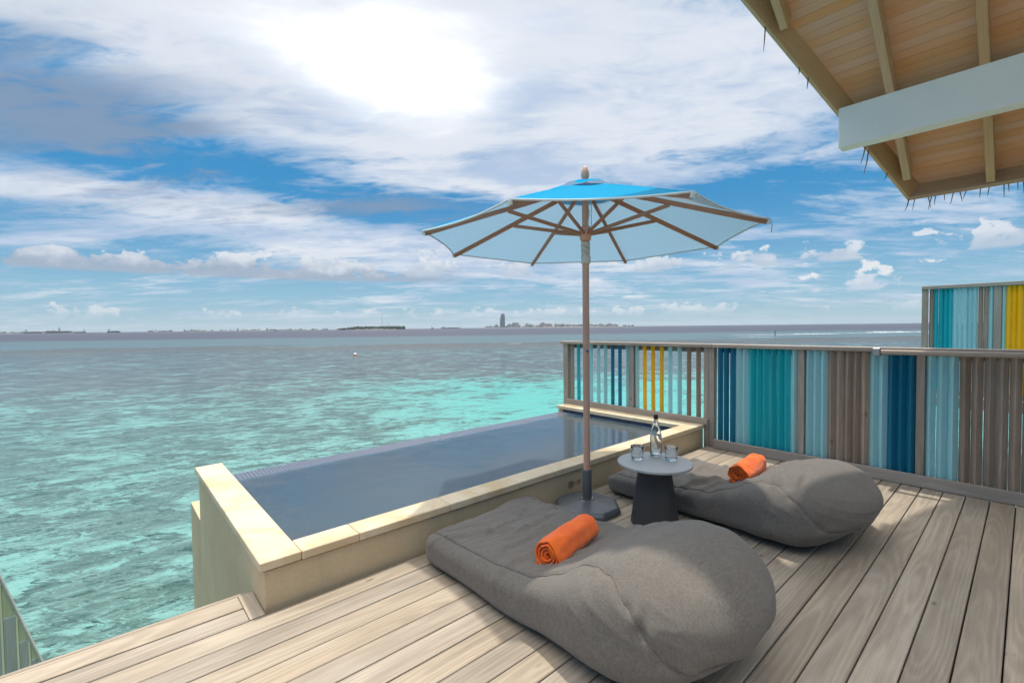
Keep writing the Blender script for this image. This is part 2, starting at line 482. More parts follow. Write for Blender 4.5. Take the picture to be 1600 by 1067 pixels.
# beanbag fabric
def fabric(name, a, bcol):
    m, nt, b = mat(name)
    v = obco(nt); co = sep(nt, v)
    n1 = nz(nt, v, 260.0, 2.0, 0.7)
    n2 = nz(nt, vec(nt, co[0] * 26.0, co[1] * 330.0, co[2] * 330.0), 1.0, 2.0, 0.6)
    n3 = nz(nt, vec(nt, co[0] * 420.0, co[1] * 60.0, co[2] * 60.0), 1.0, 2.0, 0.6)
    n4 = nz(nt, v, 3.5, 5.0, 0.6)
    t = n1 * 0.16 + n2 * 0.6 + n3 * 0.44 + (n4 - 0.5) * 0.22
    nt.links.new(mixc(nt, t.step(0.38, 0.84), a, bcol), b.inputs['Base Color'])
    setp(b, Roughness=0.9, Specular_IOR_Level=0.14)
    b.inputs['Sheen Weight'].default_value = 0.12
    cre = nz(nt, vec(nt, co[0] * 7 + n4 * 2.0, co[1] * 22.0, co[2] * 9.0), 1.0, 4.0, 0.55, 0.6)
    bump(nt, b, (n2 + n3) * 0.16 + n1 * 0.08 + cre * 0.9, 0.5, 0.004)
    return m
M['bag'] = fabric('grey_brown_woven_fabric', (0.116, 0.104, 0.092), (0.198, 0.179, 0.159))
M['seam'] = simple('dark_seam_thread', (0.07, 0.06, 0.05), 0.9)

def towelmat():
    m, nt, b = mat('orange_terry_cloth')
    v = obco(nt)
    n = nz(nt, v, 420.0, 3.0, 0.7); n4 = nz(nt, v, 9.0, 4.0, 0.6)
    nt.links.new(mixc(nt, (n * 0.7 + n4 * 0.5).step(0.35, 0.85), (0.78, 0.105, 0.010), (0.98, 0.195, 0.02)), b.inputs['Base Color'])
    setp(b, Roughness=0.95, Specular_IOR_Level=0.15)
    b.inputs['Sheen Weight'].default_value = 0.25
    bump(nt, b, n + n4 * 2.0, 0.6, 0.003)
    return m
M['towel'] = towelmat()

# stone and render of the pool
def stone():
    m, nt, b = mat('cream_limestone')
    v = obco(nt); r = rnd(nt)
    co = sep(nt, v); sh = r * 40.0
    p = vec(nt, co[0] + sh, co[1] + sh, co[2])
    big = nz(nt, p, 2.6, 6.0, 0.65, 0.6); fine = nz(nt, p, 38.0, 5.0, 0.7); sp = nz(nt, p, 160.0, 2.0, 0.6)
    c = mixc(nt, big.step(0.40, 0.66), (0.66, 0.555, 0.40), (0.56, 0.42, 0.25))
    c = mixc(nt, fine.step(0.50, 0.72) * 0.45, c, (0.50, 0.39, 0.25))
    c = mixc(nt, sp.step(0.68, 0.74) * 0.5, c, (0.30, 0.23, 0.15))
    nt.links.new(c, b.inputs['Base Color'])
    setp(b, Roughness=0.55, Specular_IOR_Level=0.35)
    bump(nt, b, fine + sp * 0.5, 0.25, 0.0015)
    return m
M['stone'] = stone()
def render_():
    m, nt, b = mat('tan_wall_render')
    v = obco(nt)
    co = sep(nt, v)
    big = nz(nt, v, 1.8, 5.0, 0.6); fine = nz(nt, v, 45.0, 5.0, 0.65)
    run = nz(nt, vec(nt, co[0] * 9.0, co[1] * 9.0, co[2] * 0.8), 1.0, 4.0, 0.6)
    c = mixc(nt, (big * 0.6 + fine * 0.4).step(0.35, 0.68), (0.52, 0.40, 0.25), (0.60, 0.48, 0.32))
    c = mixc(nt, run.step(0.52, 0.75) * 0.35, c, (0.40, 0.33, 0.23))
    nt.links.new(c, b.inputs['Base Color'])
    setp(b, Roughness=0.8, Specular_IOR_Level=0.25)
    bump(nt, b, fine, 0.3, 0.002)
    return m
M['render'] = render_()

def tile(name, c1, c2, grout, size, axes=(0, 1)):
    m, nt, b = mat(name)
    co = sep(nt, obco(nt))
    u, v = co[axes[0]] / size, co[axes[1]] / size
    fu, fv = u.f('FRACT'), v.f('FRACT')
    g = ((fu - 0.5).f('ABSOLUTE')).f('MAXIMUM', (fv - 0.5).f('ABSOLUTE')).step(0.41, 0.47)
    wn = nt.nodes.new('ShaderNodeTexWhiteNoise'); wn.noise_dimensions = '2D'
    nt.links.new(vec(nt, u.f('FLOOR'), v.f('FLOOR')), wn.inputs['Vector'])
    c = mixc(nt, X(nt, wn.outputs[0]), c1, c2)
    nt.links.new(mixc(nt, g, c, grout), b.inputs['Base Color'])
    nt.links.new((g * 0.5 + 0.12).v, b.inputs['Roughness'])
    bump(nt, b, 1.0 - g, 0.4, 0.001)
    return m
M['tile_x'] = tile('navy_mosaic_wall_u', (0.012, 0.022, 0.06), (0.03, 0.05, 0.12), (0.10, 0.12, 0.17), 0.025, (1, 2))
M['tile_y'] = tile('navy_mosaic_wall_v', (0.012, 0.022, 0.06), (0.03, 0.05, 0.12), (0.10, 0.12, 0.17), 0.025, (0, 2))
M['tile_f'] = tile('blue_mosaic_floor', (0.17, 0.24, 0.34), (0.23, 0.31, 0.42), (0.40, 0.45, 0.52), 0.03, (0, 1))
M['tile_e'] = tile('violet_mosaic_edge', (0.085, 0.10, 0.14), (0.10, 0.115, 0.16), (0.14, 0.15, 0.185), 0.03, (0, 1))

def poolwater():
    m, nt, b = mat('pool_water')
    nt.nodes.remove(b)
    v = obco(nt)
    w = nz(nt, v, 4.0, 5.0, 0.6, 0.6); w2 = nz(nt, v, 22.0, 3.0, 0.55, 0.4)
    bp = nt.nodes.new('ShaderNodeBump'); bp.inputs['Strength'].default_value = 0.24; bp.inputs['Distance'].default_value = 0.02
    nt.links.new((w + w2 * 0.18).v, bp.inputs['Height'])
    fr = nt.nodes.new('ShaderNodeFresnel'); fr.inputs[0].default_value = 1.33
    nt.links.new(bp.outputs[0], fr.inputs['Normal'])
    t = nt.nodes.new('ShaderNodeBsdfTransparent'); t.inputs[0].default_value = (0.80, 0.89, 0.95, 1)
    g = nt.nodes.new('ShaderNodeBsdfGlossy'); g.inputs['Roughness'].default_value = 0.02
    nt.links.new(bp.outputs[0], g.inputs['Normal'])
    g.inputs[0].default_value = (0.95, 0.97, 1.0, 1)
    df = nt.nodes.new('ShaderNodeBsdfDiffuse')
    nt.links.new(mixc(nt, nz(nt, v, 0.9, 3.0, 0.5).step(0.35, 0.65), (0.088, 0.142, 0.185), (0.11, 0.14, 0.162)), df.inputs[0])
    bd = nt.nodes.new('ShaderNodeMixShader'); bd.inputs[0].default_value = 0.52
    nt.links.new(t.outputs[0], bd.inputs[1]); nt.links.new(df.outputs[0], bd.inputs[2])
    mx = nt.nodes.new('ShaderNodeMixShader')
    nt.links.new(fr.outputs[0], mx.inputs[0]); nt.links.new(bd.outputs[0], mx.inputs[1]); nt.links.new(g.outputs[0], mx.inputs[2])
    nt.links.new(mx.outputs[0], nt.nodes['Material Output'].inputs[0])
    return m
M['poolwater'] = poolwater()

# ------------------------------------------------------------------ the sea
SEA = -1.5
def seamat():
    m, nt, b = mat('reef_sea')
    geo = nt.nodes.new('ShaderNodeNewGeometry')
    x, y, z = sep(nt, geo.outputs['Position'])
    w = x * cy_ + y * sy_          # metres out to sea
    l = x * sy_ - y * cy_          # metres along the beach, to the right
    # ripples bend what is seen of the bottom
    rip = nz(nt, vec(nt, l * 1.1, w * 2.6, 0.0), 1.0, 4.0, 0.6, 0.4)
    rip2 = nz(nt, vec(nt, l * 4.0, w * 9.0, 5.0), 1.0, 3.0, 0.6, 0.5)
    lw = l + (rip - 0.5) * 0.8 + (rip2 - 0.5) * 0.30
    ww = w + (rip - 0.5) * 0.8 + (rip2 - 0.5) * 0.30
    big = nz(nt, vec(nt, lw * 0.05, ww * 0.07, 1.0), 1.0, 4.0, 0.55)
    med = nz(nt, vec(nt, lw * 0.46, ww * 0.66, 2.0), 1.0, 6.0, 0.68, 0.3)
    sml = nz(nt, vec(nt, lw * 1.7, ww * 2.5, 3.0), 1.0, 6.0, 0.76, 0.3)
    fine = nz(nt, vec(nt, lw * 5.0, ww * 11.0, 4.0), 1.0, 6.0, 0.78, 0.5)
    wl = w + (big - 0.5) * 14.0 + l * 0.10
    wr = w + (big - 0.5) * 9.0
    sandband = wr.step(8.0, 13.0) * wr.step(33.0, 22.0) * (l * 1.0 + w * 0.22 + (big - 0.5) * 8.0).step(-5.0, 6.0)
    glint = 1.0 - ((fine - 0.5).f('ABSOLUTE') * 9.0).clamp()
    glint2 = 1.0 - ((nz(nt, vec(nt, lw * 2.4, ww * 4.2, 9.0), 1.0, 5.0, 0.65, 0.6) - 0.5).f('ABSOLUTE') * 8.0).clamp()
    sand = med * 0.90 + sml * 0.85 + big * 0.30 - 0.515 + sandband * 0.14 + (fine - 0.5) * 0.42 + (glint2 - 0.4) * 0.08
    deepen = (wr + l * -0.22).step(15.0, 30.0)
    smask = (sand - deepen * 0.09).step(0.47, 0.66)
    coral = mixc(nt, (sml + (fine - 0.5) * 0.6).step(0.38, 0.62), (0.006, 0.040, 0.034), (0.068, 0.128, 0.116))
    coral = mixc(nt, (med + (fine - 0.5) * 0.3).step(0.52, 0.72) * 0.6, coral, (0.018, 0.055, 0.036))
    reef = mixc(nt, (sml * 0.6 + med * 0.4 + (fine - 0.5) * 0.9).step(0.40, 0.60), (0.006, 0.008, 0.008), (0.105, 0.115, 0.115))
    coral = mixc(nt, deepen * 0.92, coral, reef)
    sandc = mixc(nt, sandband, (0.14, 0.345, 0.32), (0.05, 0.385, 0.35))
    c = mixc(nt, smask * 0.94, coral, sandc)
    c = mixc(nt, (glint * 0.24 + glint2 * 0.16) * w.step(40.0, 4.0), c, (0.22, 0.36, 0.345))  # light on the near ripples, painted as pale lines
    # reef edge, pale lagoon strip, open water
    d = w - l * 0.12
    dn = (big - 0.5) * 30.0
    c = mixc(nt, (d + dn).step(60.0, 74.0) * (d + dn).step(92.0, 80.0) * 0.75, c, (0.075, 0.068, 0.06))
    c = mixc(nt, (d + dn).step(82.0, 98.0), c, (0.075, 0.12, 0.14))
    c = mixc(nt, (d + dn * 2.0).step(150.0, 200.0), c, (0.06, 0.06, 0.082))
    nt.links.new(c, b.inputs['Base Color'])
    nt.links.new((w.step(10.0, 120.0) * 0.28 + 0.10).v, b.inputs['Roughness'])
    setp(b, IOR=1.33, Specular_IOR_Level=0.2)
    wave = nz(nt, vec(nt, l * 1.2, w * 3.0, 6.0), 1.0, 5.0, 0.6, 0.5)
    wave2 = nz(nt, vec(nt, l * 5.0, w * 12.0, 7.0), 1.0, 4.0, 0.62, 0.4)
    wave3 = nz(nt, vec(nt, l * 0.08, w * 0.25, 7.0), 1.0, 6.0, 0.65)
    bump(nt, b, wave * 0.5 + wave2 * 0.26 + wave3 * 1.6, 0.7, 0.16)
    return m
def disc(name, r0_, r1_, z, n=96):
    mb = MB()
    rs = [0.0] + [r0_ * (r1_ / r0_) ** (k / 10) for k in range(11)]
    vs = [(0, 0, z)]; fs = []
    for r in rs[1:]:
        vs += [(r * math.cos(2 * math.pi * k / n), r * math.sin(2 * math.pi * k / n), z) for k in range(n)]
    for k in range(n): fs.append((0, 1 + k, 1 + (k + 1) % n))
    for i in range(10):
        a, b_ = 1 + i * n, 1 + (i + 1) * n
        for k in range(n):
            q = (k + 1) % n
            fs.append((a + k, b_ + k, b_ + q, a + q))
    return mb.add(vs, fs).mesh(name)
sea = link('sea', disc('sea', 30.0, 12000.0, SEA), seamat())
tag(sea, 'shallow turquoise sea over dark reef patches', kind='structure')

# surf breaking on the far reef
mb = MB()
def foam(cx_, cy2, length, wid, ang, seed):
    rng = random.Random(seed)
    n = 26; pts = []
    dx, dy = math.cos(ang), math.sin(ang)
    top, bot = [], []
    for i in range(n + 1):
        t = i / n - 0.5
        k = wid * (1 - (2 * t) ** 2) * rng.uniform(0.25, 1.0) + 0.02
        o = rng.uniform(-0.25, 0.25) * wid
        top.append((cx_ + dx * t * length - dy * (o + k), cy2 + dy * t * length + dx * (o + k), SEA + 0.04 + 0.12 * k))
        bot.append((cx_ + dx * t * length - dy * (o - k), cy2 + dy * t * length + dx * (o - k), SEA + 0.04))
    base_ = len(mb.v)
    mb.add(top + bot, [(i, i + 1, n + 2 + i, n + 1 + i) for i in range(n)])
for a in ((190.5, 30.3, 13, 1.5, -1.15, 1), (196, 22, 8, 0.8, -1.2, 2), (153.6, 41.8, 14, 0.7, -1.2, 3), (140, 50, 20, 0.35, -1.15, 4), (112.4, 42.1, 9, 0.22, -1.2, 5),
          (170, 34, 22, 0.3, -1.2, 6), (54, 60.5, 2.6, 0.12, -0.75, 7)):
    foam(*a)
fo = mb.obj('surf', simple('white_foam', (0.75, 0.78, 0.78), 0.9))
tag(fo, 'white surf breaking on the far reef', kind='stuff')

# ------------------------------------------------------------------ far islands, ships
M['islandgreen'] = simple('distant_trees', (0.035, 0.06, 0.04), 0.9, 0.2, 0.05, 0.3)
M['islandsand'] = simple('distant_shore', (0.20, 0.19, 0.17), 0.9, 0.2)
def heading(px):
    """unit direction on the sea for a column of the far view"""
    a = YAW - math.atan((px - 800.0) / 718.0)
    return Vector((math.cos(a), math.sin(a), 0))
def far_pt(px, D, z=SEA):
    h = heading(px); return Vector((h.x * D, h.y * D, z))
def low_island(name, label, px0, px1, D, h, depth, m):
    a, b_ = far_pt(px0, D), far_pt(px1, D)
    n = 24; mbx = MB(); rng = random.Random(int(px0))
    t = (b_ - a); nrm = Vector((-t.y, t.x, 0)).normalized() * depth
    vs = []
    for i in range(n + 1):
        f = i / n; p = a + t * f; e = math.sin(math.pi * f) ** 0.35
        hh = h * e * rng.uniform(0.8, 1.1)
        vs += [p - nrm * 0.5 * e, p - nrm * 0.3 * e + Vector((0, 0, hh)), p + nrm * 0.3 * e + Vector((0, 0, hh)), p + nrm * 0.5 * e]
    fs = [(i * 4 + k, i * 4 + k + 1, i * 4 + k + 5, i * 4 + k + 4) for i in range(n) for k in range(3)]
    mbx.add(vs, fs)
    o = mbx.obj(name, m); tag(o, label, kind='structure'); return o
low_island('island', 'dark wooded low island on the horizon', 528, 633, 2000, 3.0, 120, M['islandsand'])
low_island('city_island', 'low built up island with a tower on the horizon', 752, 1002, 3000, 4.0, 300, M['islandsand'])
low_island('west_island', 'thin strip of land far left on the horizon', 225, 520, 4200, 2.6, 200, M['islandsand'])
low_island('left_island', 'short strip of land at the far left edge', -60, 130, 4000, 2.6, 200, M['islandsand'])

def clump(mbx, c, rx, ry, rz, rng, n=7, m=5):
    vs, fs = [], []
    for i in range(m + 1):
        th = math.pi * i / m
        for k in range(n):
            a = 2 * math.pi * k / n
            j = rng.uniform(0.75, 1.2)
            vs.append((c.x + rx * math.sin(th) * math.cos(a) * j, c.y + ry * math.sin(th) * math.sin(a) * j, c.z + rz * math.cos(th) * j))
    for i in range(m):
        for k in range(n):
            q = (k + 1) % n
            fs.append((i * n + k, i * n + q, (i + 1) * n + q, (i + 1) * n + k))
    mbx.add(vs, fs)
rng = random.Random(3)
mb = MB()
for i in range(240):
    p = rng.uniform(529, 632)
    e = min(1.0, (p - 526) / 30.0)
    hh = 7.0 * e * rng.uniform(0.7, 1.35) + 2
    clump(mb, far_pt(p, 2000 + rng.uniform(-45, 45), SEA + 3.0), rng.uniform(4, 8), rng.uniform(4, 8), hh, rng)
o = mb.obj('island_trees', M['islandgreen']); tag(o, 'dark dense trees covering the low island', kind='stuff')
mb = MB()
for i in range(260):
    p = rng.choice([rng.uniform(765, 990), rng.uniform(232, 515), rng.uniform(60, 112), rng.uniform(-50, 60)])
    D = 3000 if p > 600 else 4150
    clump(mb, far_pt(p, D + rng.uniform(-60, 60), SEA + 3.0), rng.uniform(5, 12), rng.uniform(5, 12), rng.uniform(3, 9), rng)
o = mb.obj('shore_trees', M['islandgreen']); tag(o, 'scattered far trees along the horizon islands', kind='stuff')

M['bld'] = [simple('far_wall_%d' % i, c, 0.8, 0.3) for i, c in enumerate([(0.30, 0.32, 0.34), (0.42, 0.40, 0.38), (0.24, 0.28, 0.32), (0.50, 0.48, 0.45), (0.36, 0.26, 0.22)])]
M['win'] = simple('far_window_band', (0.06, 0.08, 0.10), 0.3)
# the tower: two slabs and a crown
t = empty('tower_building', far_pt(786, 2950)); tag(t, 'tall grey tower rising above the low island town', 'tower')
rot = YAW - R(90)
t.rotation_euler.z = rot
MB().box(-14, 14, -10, 10, 0, 84).obj('tower_shaft', M['bld'][2], t)
MB().box(-19, -14.2, -8, 8, 0, 60).obj('side_wing', M['bld'][0], t)
MB().box(-9, 9, -7, 7, 84.2, 92).obj('crown', M['bld'][2], t)
for k in range(9):
    MB().box(-13, 13, -10.6, -10.05, 8 + k * 8.2, 11 + k * 8.2).obj('window_band', M['win'], t)
rng = random.Random(11)
nb_ = nl_ = 0
ONES = 'first second third fourth fifth sixth seventh eighth ninth tenth eleventh twelfth thirteenth fourteenth fifteenth sixteenth seventeenth eighteenth nineteenth'.split()
ORD = ONES + ['twentieth'] + ['twenty ' + q for q in ONES[:9]] + ['thirtieth'] + ['thirty ' + q for q in ONES[:9]] + ['fortieth'] + ['forty ' + q for q in ONES[:9]]
for i in range(44):
    p = 762 + i * 4.6 + rng.uniform(-2, 2)
    if 777 < p < 795: continue
    hh = rng.uniform(8, 22) * (1.0 if p < 905 else 0.8) * (0.6 if p < 776 else 1) ; ww = rng.uniform(7, 16)
    if rng.random() < 0.12: hh *= 1.4
    b = empty('town_building', far_pt(p, 2990 + rng.uniform(-40, 60), SEA + 2)); b.rotation_euler.z = rot + rng.uniform(-0.3, 0.3)
    ci = rng.randrange(5); cn = ('grey', 'pale', 'blue grey', 'whitish', 'brownish')[ci]
    if p < 790: nl_ += 1; side = ('outermost' if nl_ == 1 else ORD[nl_ - 1]) + ' in the row left of the tower'
    else: nb_ += 1; side = ORD[nb_ - 1] + ' block right of the tower along the far town'
    tag(b, ('taller ' if hh > 18 else 'low ') + cn + ' block, ' + side, 'building', 'far town buildings')
    MB().box(-ww, ww, -8, 8, 0, hh).obj('wall', M['bld'][ci], b)
    MB().box(-ww * 0.4, ww * 0.3, -4, 4, hh + 0.05, hh + rng.uniform(2, 5)).obj('roof_box', rng.choice(M['bld']), b)
rng = random.Random(12)
for kb, (p, hh) in enumerate(((244, 9), (300, 12), (345, 8), (372, 14), (382, 9), (405, 11), (418, 16), (425, 8), (452, 10), (470, 8))):
    b = empty('shore_building', far_pt(p, 4180, SEA + 1.5)); b.rotation_euler.z = R(70)
    tag(b, 'tiny far building, ' + ORD[kb] + ' from the left on the thin shore strip', 'building', 'far shore buildings')
    MB().box(-9, 9, -7, 7, 0, hh).obj('wall', rng.choice(M['bld']), b)
    MB().box(-3, 5, -4, 4, hh + 0.05, hh + 4).obj('roof_box', rng.choice(M['bld']), b)
def mast(px, D, h, label, w=0.9):
    o = empty('radio_mast', far_pt(px, D, SEA + 2)); tag(o, label, 'mast')
    mb = MB()
    for a in range(3):
        mb.tube([(w * math.cos(a * 2.094), w * math.sin(a * 2.094), 0), (w * 0.3 * math.cos(a * 2.094), w * 0.3 * math.sin(a * 2.094), h)], w * 0.28, 5)
    mb.obj('lattice_leg', M['bld'][2], o)
    mb = MB()
    for k in range(10):
        z = h * (k + 0.5) / 10; q = w * (1 - 0.07 * k)
        mb.box(-q, q, -q, q, z - 0.25, z + 0.25)
    mb.obj('cross_brace', M['bld'][2], o)
    MB().tube([(0, 0, h), (0, 0, h * 1.08)], w * 0.2, 5).obj('antenna', M['bld'][2], o)
mast(597.5, 2000, 66, 'tall thin radio mast rising above the dark wooded island')
mast(608, 2010, 26, 'short mast beside the tall one on the wooded island', 1.1)
mast(719, 2950, 46, 'thin mast standing alone left of the town tower', 0.8)
mast(239, 4150, 26, 'lone mast at the left of the far shore strip', 1.0)
M['hull'] = simple('dark_hull', (0.05, 0.06, 0.08), 0.6)
def ship(px, D, L, h, label, cat='ship', flip=1, boxes=True):
    o = empty('cargo_ship' if cat == 'ship' else 'motor_boat', far_pt(px, D)); tag(o, label, cat)
    hd = heading(px); o.rotation_euler.z = math.atan2(hd.y, hd.x) - R(90)
    mb = MB(); ys = L * 0.07
    vs = []
    for x, wy in ((-0.5, 0.75), (-0.42, 1), (0.36, 1), (0.5, 0.08)):
        vs += [(x * L * flip, -ys * wy, 0), (x * L * flip * 1.02, -ys * wy * 1.05, h), (x * L * flip * 1.02, ys * wy * 1.05, h), (x * L * flip, ys * wy, 0)]
    fs = [(i * 4 + k, i * 4 + (k + 1) % 4, i * 4 + 4 + (k + 1) % 4, i * 4 + 4 + k) for i in range(3) for k in range(4)] + [(0, 1, 2, 3), (12, 15, 14, 13)]
    mb.add(vs, fs).obj('hull', M['hull'], o)
    MB().box(*(sorted((-0.44 * L * flip, -0.28 * L * flip))), -ys * 0.8, ys * 0.8, h + 0.05, h * 2.6).obj('bridge', M['bld'][3], o)
    MB().tube([(-0.36 * L * flip, 0, h * 2.6), (-0.36 * L * flip, 0, h * 3.9)], L * 0.006 + 0.2, 6).obj('funnel_mast', M['bld'][2], o)
    if boxes:
        mb = MB()
        for k in range(4):
            x0 = (-0.2 + k * 0.15) * L
            mb.box(*sorted((x0 * flip, (x0 + 0.12 * L) * flip)), -ys * 0.85, ys * 0.85, h + 0.05, h * (1.3 + 0.25 * (k % 2)))
        mb.obj('deck_cargo', M['bld'][4], o)
ship(52, 3600, 70, 7, 'dark low ship nearest the left edge of the horizon')
ship(84, 3300, 60, 9, 'dark ship with a stepped outline left on the horizon', flip=-1)
ship(100, 3350, 46, 8, 'smaller dark ship close right of the stepped ship')
ship(125, 2800, 40, 5, 'low dark barge standing right of the two ships', flip=-1, boxes=False)
ship(178, 2700, 44, 5.5, 'lone long dark barge between the left ships and the shore strip')
ship(432, 2600, 26, 3.6, 'small boat off the shore strip', 'boat', boxes=False)
ship(676, 2600, 14, 6, 'tiny boat right of the wooded island', 'boat', boxes=False)
ship(704, 3200, 130, 5, 'long low ship between the wooded island and the tower', flip=1, boxes=True)
# buoy on the reef, marker pole
b = empty('mooring_buoy', (20.84, 49.9, SEA)); tag(b, 'small orange and white buoy floating on the reef', 'buoy')
b.scale = (0.75, 0.75, 0.6)
MB().lathe([(0.0, -0.15), (0.2, -0.1), (0.29, 0.05), (0.29, 0.17)], 20).obj('float', M['orangebuoy'], b, True)
MB().lathe([(0.29, 0.171), (0.26, 0.28), (0.13, 0.37), (0.05, 0.40), (0.05, 0.52), (0.0, 0.53)], 20).obj('cap', M['whitepaint'], b, True)
b = empty('reef_marker', (126.5, 42.7, SEA)); tag(b, 'thin dark marker pole standing on the far reef', 'pole')
MB().tube([(0, 0, -0.8), (0.05, 0, 1.0)], 0.09, 8).obj('pole', M['hull'], b)
MB().lathe([(0.0, 1.0), (0.2, 1.05), (0.0, 1.4)], 8).obj('top_mark', M['hull'], b)

# ------------------------------------------------------------------ sea air
hm_, hnt = bpy.data.materials.new('sea_haze'), None
hm_.use_nodes = True
hnt = hm_.node_tree; hnt.nodes.clear()
pv = hnt.nodes.new('ShaderNodeVolumePrincipled')
pv.inputs['Color'].default_value = (0.80, 0.88, 0.95, 1)
pv.inputs['Density'].default_value = 6e-5
ho = hnt.nodes.new('ShaderNodeOutputMaterial')
hnt.links.new(pv.outputs[0], ho.inputs['Volume'])
hz = MB().box(-12500, 12500, -12500, 12500, SEA - 1.5, 112.0).obj('haze', hm_)
tag(hz, 'pale sea haze softening the far horizon', kind='stuff')

# ------------------------------------------------------------------ deck
deck = MB().box(-3.0, 5.28, -3.2, 2.50, -0.20, -0.045).box(-3.0, 0.50, 2.502, 2.735, -0.20, -0.045).obj('deck', M['dark'])
tag(deck, 'weathered timber deck of long parallel boards', kind='structure')
pw, gap = 0.135, 0.0065
pm = None
k = 0
jv = 0.053
v0s = [jv + pw * q for q in range(-24, 19)]
for v0 in v0s:
    if v0 + pw > 2.505: continue
    L = 8.19
    me = pm
    if pm is None:
        pm = MB().box(-L / 2, L / 2, -(pw - gap) / 2, (pw - gap) / 2, -0.032, 0.0, 0.003).mesh('plank')
        me = pm
    p = link('plank', me, M['deck'], deck, loc=(-2.95 + L / 2, v0 + pw / 2, random.uniform(-0.0015, 0.0015)))
    p.rotation_euler = (random.uniform(-0.004, 0.004), 0, 0)
    last = v0 + pw
# outer boards past the pool corner
pe = None
for a, b_ in ((last, 2.612), (2.618, 2.752)):
    MB().box(-1.72, 1.72, -(b_ - a - 0.006) / 2, (b_ - a - 0.006) / 2, -0.032, 0, 0.003).obj('plank', M['deck'], deck, loc=(-1.235, (a + b_) / 2, 0))
hw_ = (2.752 - last - 0.004) / 2
MB().box(-0.034, 0.034, -hw_, hw_, -0.032, -0.0005, 0.001).obj('end_trim', M['deck_v'], deck, loc=(0.5215, last + 0.004 + hw_, 0))
MB().box(-1.75, 1.75, -0.012, 0.012, -0.19, -0.001, 0.002).obj('edge_board', M['deck'], deck, loc=(-1.21, 2.765, 0))
# piles below
for x in (-2.6, -0.6, 4.6):
    MB().tube([(0, 0, 0), (0, 0, -2.0)], 0.12, 14).obj('pile', M['grey'], deck, loc=(x, 2.3 if x < 0 else 1.2, -0.2))

# ------------------------------------------------------------------ plunge pool
pool = empty('plunge_pool', (2.8, 3.5, 0)); tag(pool, 'raised tan plunge pool with cream stone coping beside the deck', 'pool')
PL = Vector((2.8, 3.5, 0))
def pbox(name, x0, x1, y0, y1, z0, z1, m, b=0.003):
    c = Vector(((x0 + x1) / 2, (y0 + y1) / 2, (z0 + z1) / 2))
    return MB().box(x0 - c.x, x1 - c.x, y0 - c.y, y1 - c.y, z0 - c.z, z1 - c.z, b).obj(name, m, pool, loc=c - PL)
WZ = 0.165
pbox('front_wall', 0.560, 5.19, 2.515, 2.645, -1.9, 0.196, M['render'])
pbox('end_wall', 0.560, 0.715, 2.6455, 4.63, -1.9, 0.196, M['render'])
pbox('far_end_wall', 4.975, 5.19, 2.6455, 4.60, -1.9, 0.196, M['render'])
pbox('overflow_trough', 0.560, 5.19, 4.632, 5.19, -1.9, -0.2, M['render'])
# tile linings
pbox('tile_lining', 0.7155, 0.7235, 2.655, 4.28, -0.95, 0.195, M['tile_x'], 0)
pbox('tile_band', 4.966, 4.9745, 2.655, 4.50, -0.95, 0.195, M['tile_x'], 0)
pbox('tile_lining', 0.724, 4.9655, 2.6455, 2.6545, -0.95, 0.195, M['tile_y'], 0)
pbox('pool_floor', 0.724, 4.9655, 2.655, 4.28, -1.1, -0.95, M['tile_f'], 0)
pbox('seat_step', 0.724, 4.9655, 2.655, 3.05, -0.949, -0.42, M['tile_f'], 0)
e = MB()
e.add([(0.7155, 4.28, WZ - 0.004), (4.965, 4.28, WZ - 0.004), (4.965, 4.52, WZ + 0.004), (0.7155, 4.52, WZ + 0.004),
       (0.7155, 4.28, -1.8), (4.965, 4.28, -1.8), (4.965, 4.52, -1.8), (0.7155, 4.52, -1.8)],
      [(0, 1, 2, 3), (0, 4, 5, 1), (1, 5, 6, 2), (2, 6, 7, 3), (3, 7, 4, 0)])
e.v = [(a - 2.8, b_ - 3.5, c) for a, b_, c in e.v]
e.obj('infinity_edge', M['tile_e'], pool)
wm = MB().add([(0.7237, 2.6547, WZ), (4.9658, 2.6547, WZ), (4.9658, 4.33, WZ), (0.7237, 4.33, WZ)], [(0, 1, 2, 3)])
wm.v = [(a - 2.8, b_ - 3.5, c) for a, b_, c in wm.v]
wm.obj('water', M['poolwater'], pool)
# coping stones: front run, left run, far end run
def cope(x0, x1, y0, y1):
    dz = random.uniform(-0.0008, 0.0008)
    pbox('coping_stone', x0, x1, y0, y1, 0.206 + dz, 0.252 + dz, M['stone'], 0.004)
g = 0.0015
xs = [0.735, 1.045, 1.66, 2.27, 2.88, 3.49, 4.10, 4.71, 5.195]
for a, b_ in zip(xs[:-1], xs[1:]): cope(a + g, b_ - g, 2.494, 2.662)
ys = [2.494, 3.37, 4.0, 4.655]
for a, b_ in zip(ys[:-1], ys[1:]): cope(0.538, 0.735 - g, a + g, b_ - g)
ys = [2.6635, 3.30, 3.94, 4.60]
for a, b_ in zip(ys[:-1], ys[1:]): cope(4.945, 5.195, a + g, b_ - g)
# thin dark recess under the stones
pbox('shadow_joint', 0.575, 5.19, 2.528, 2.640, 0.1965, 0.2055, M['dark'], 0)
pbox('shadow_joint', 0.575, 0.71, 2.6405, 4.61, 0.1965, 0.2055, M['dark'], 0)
pbox('shadow_joint', 4.99, 5.18, 2.6405, 4.59, 0.1965, 0.2055, M['dark'], 0)

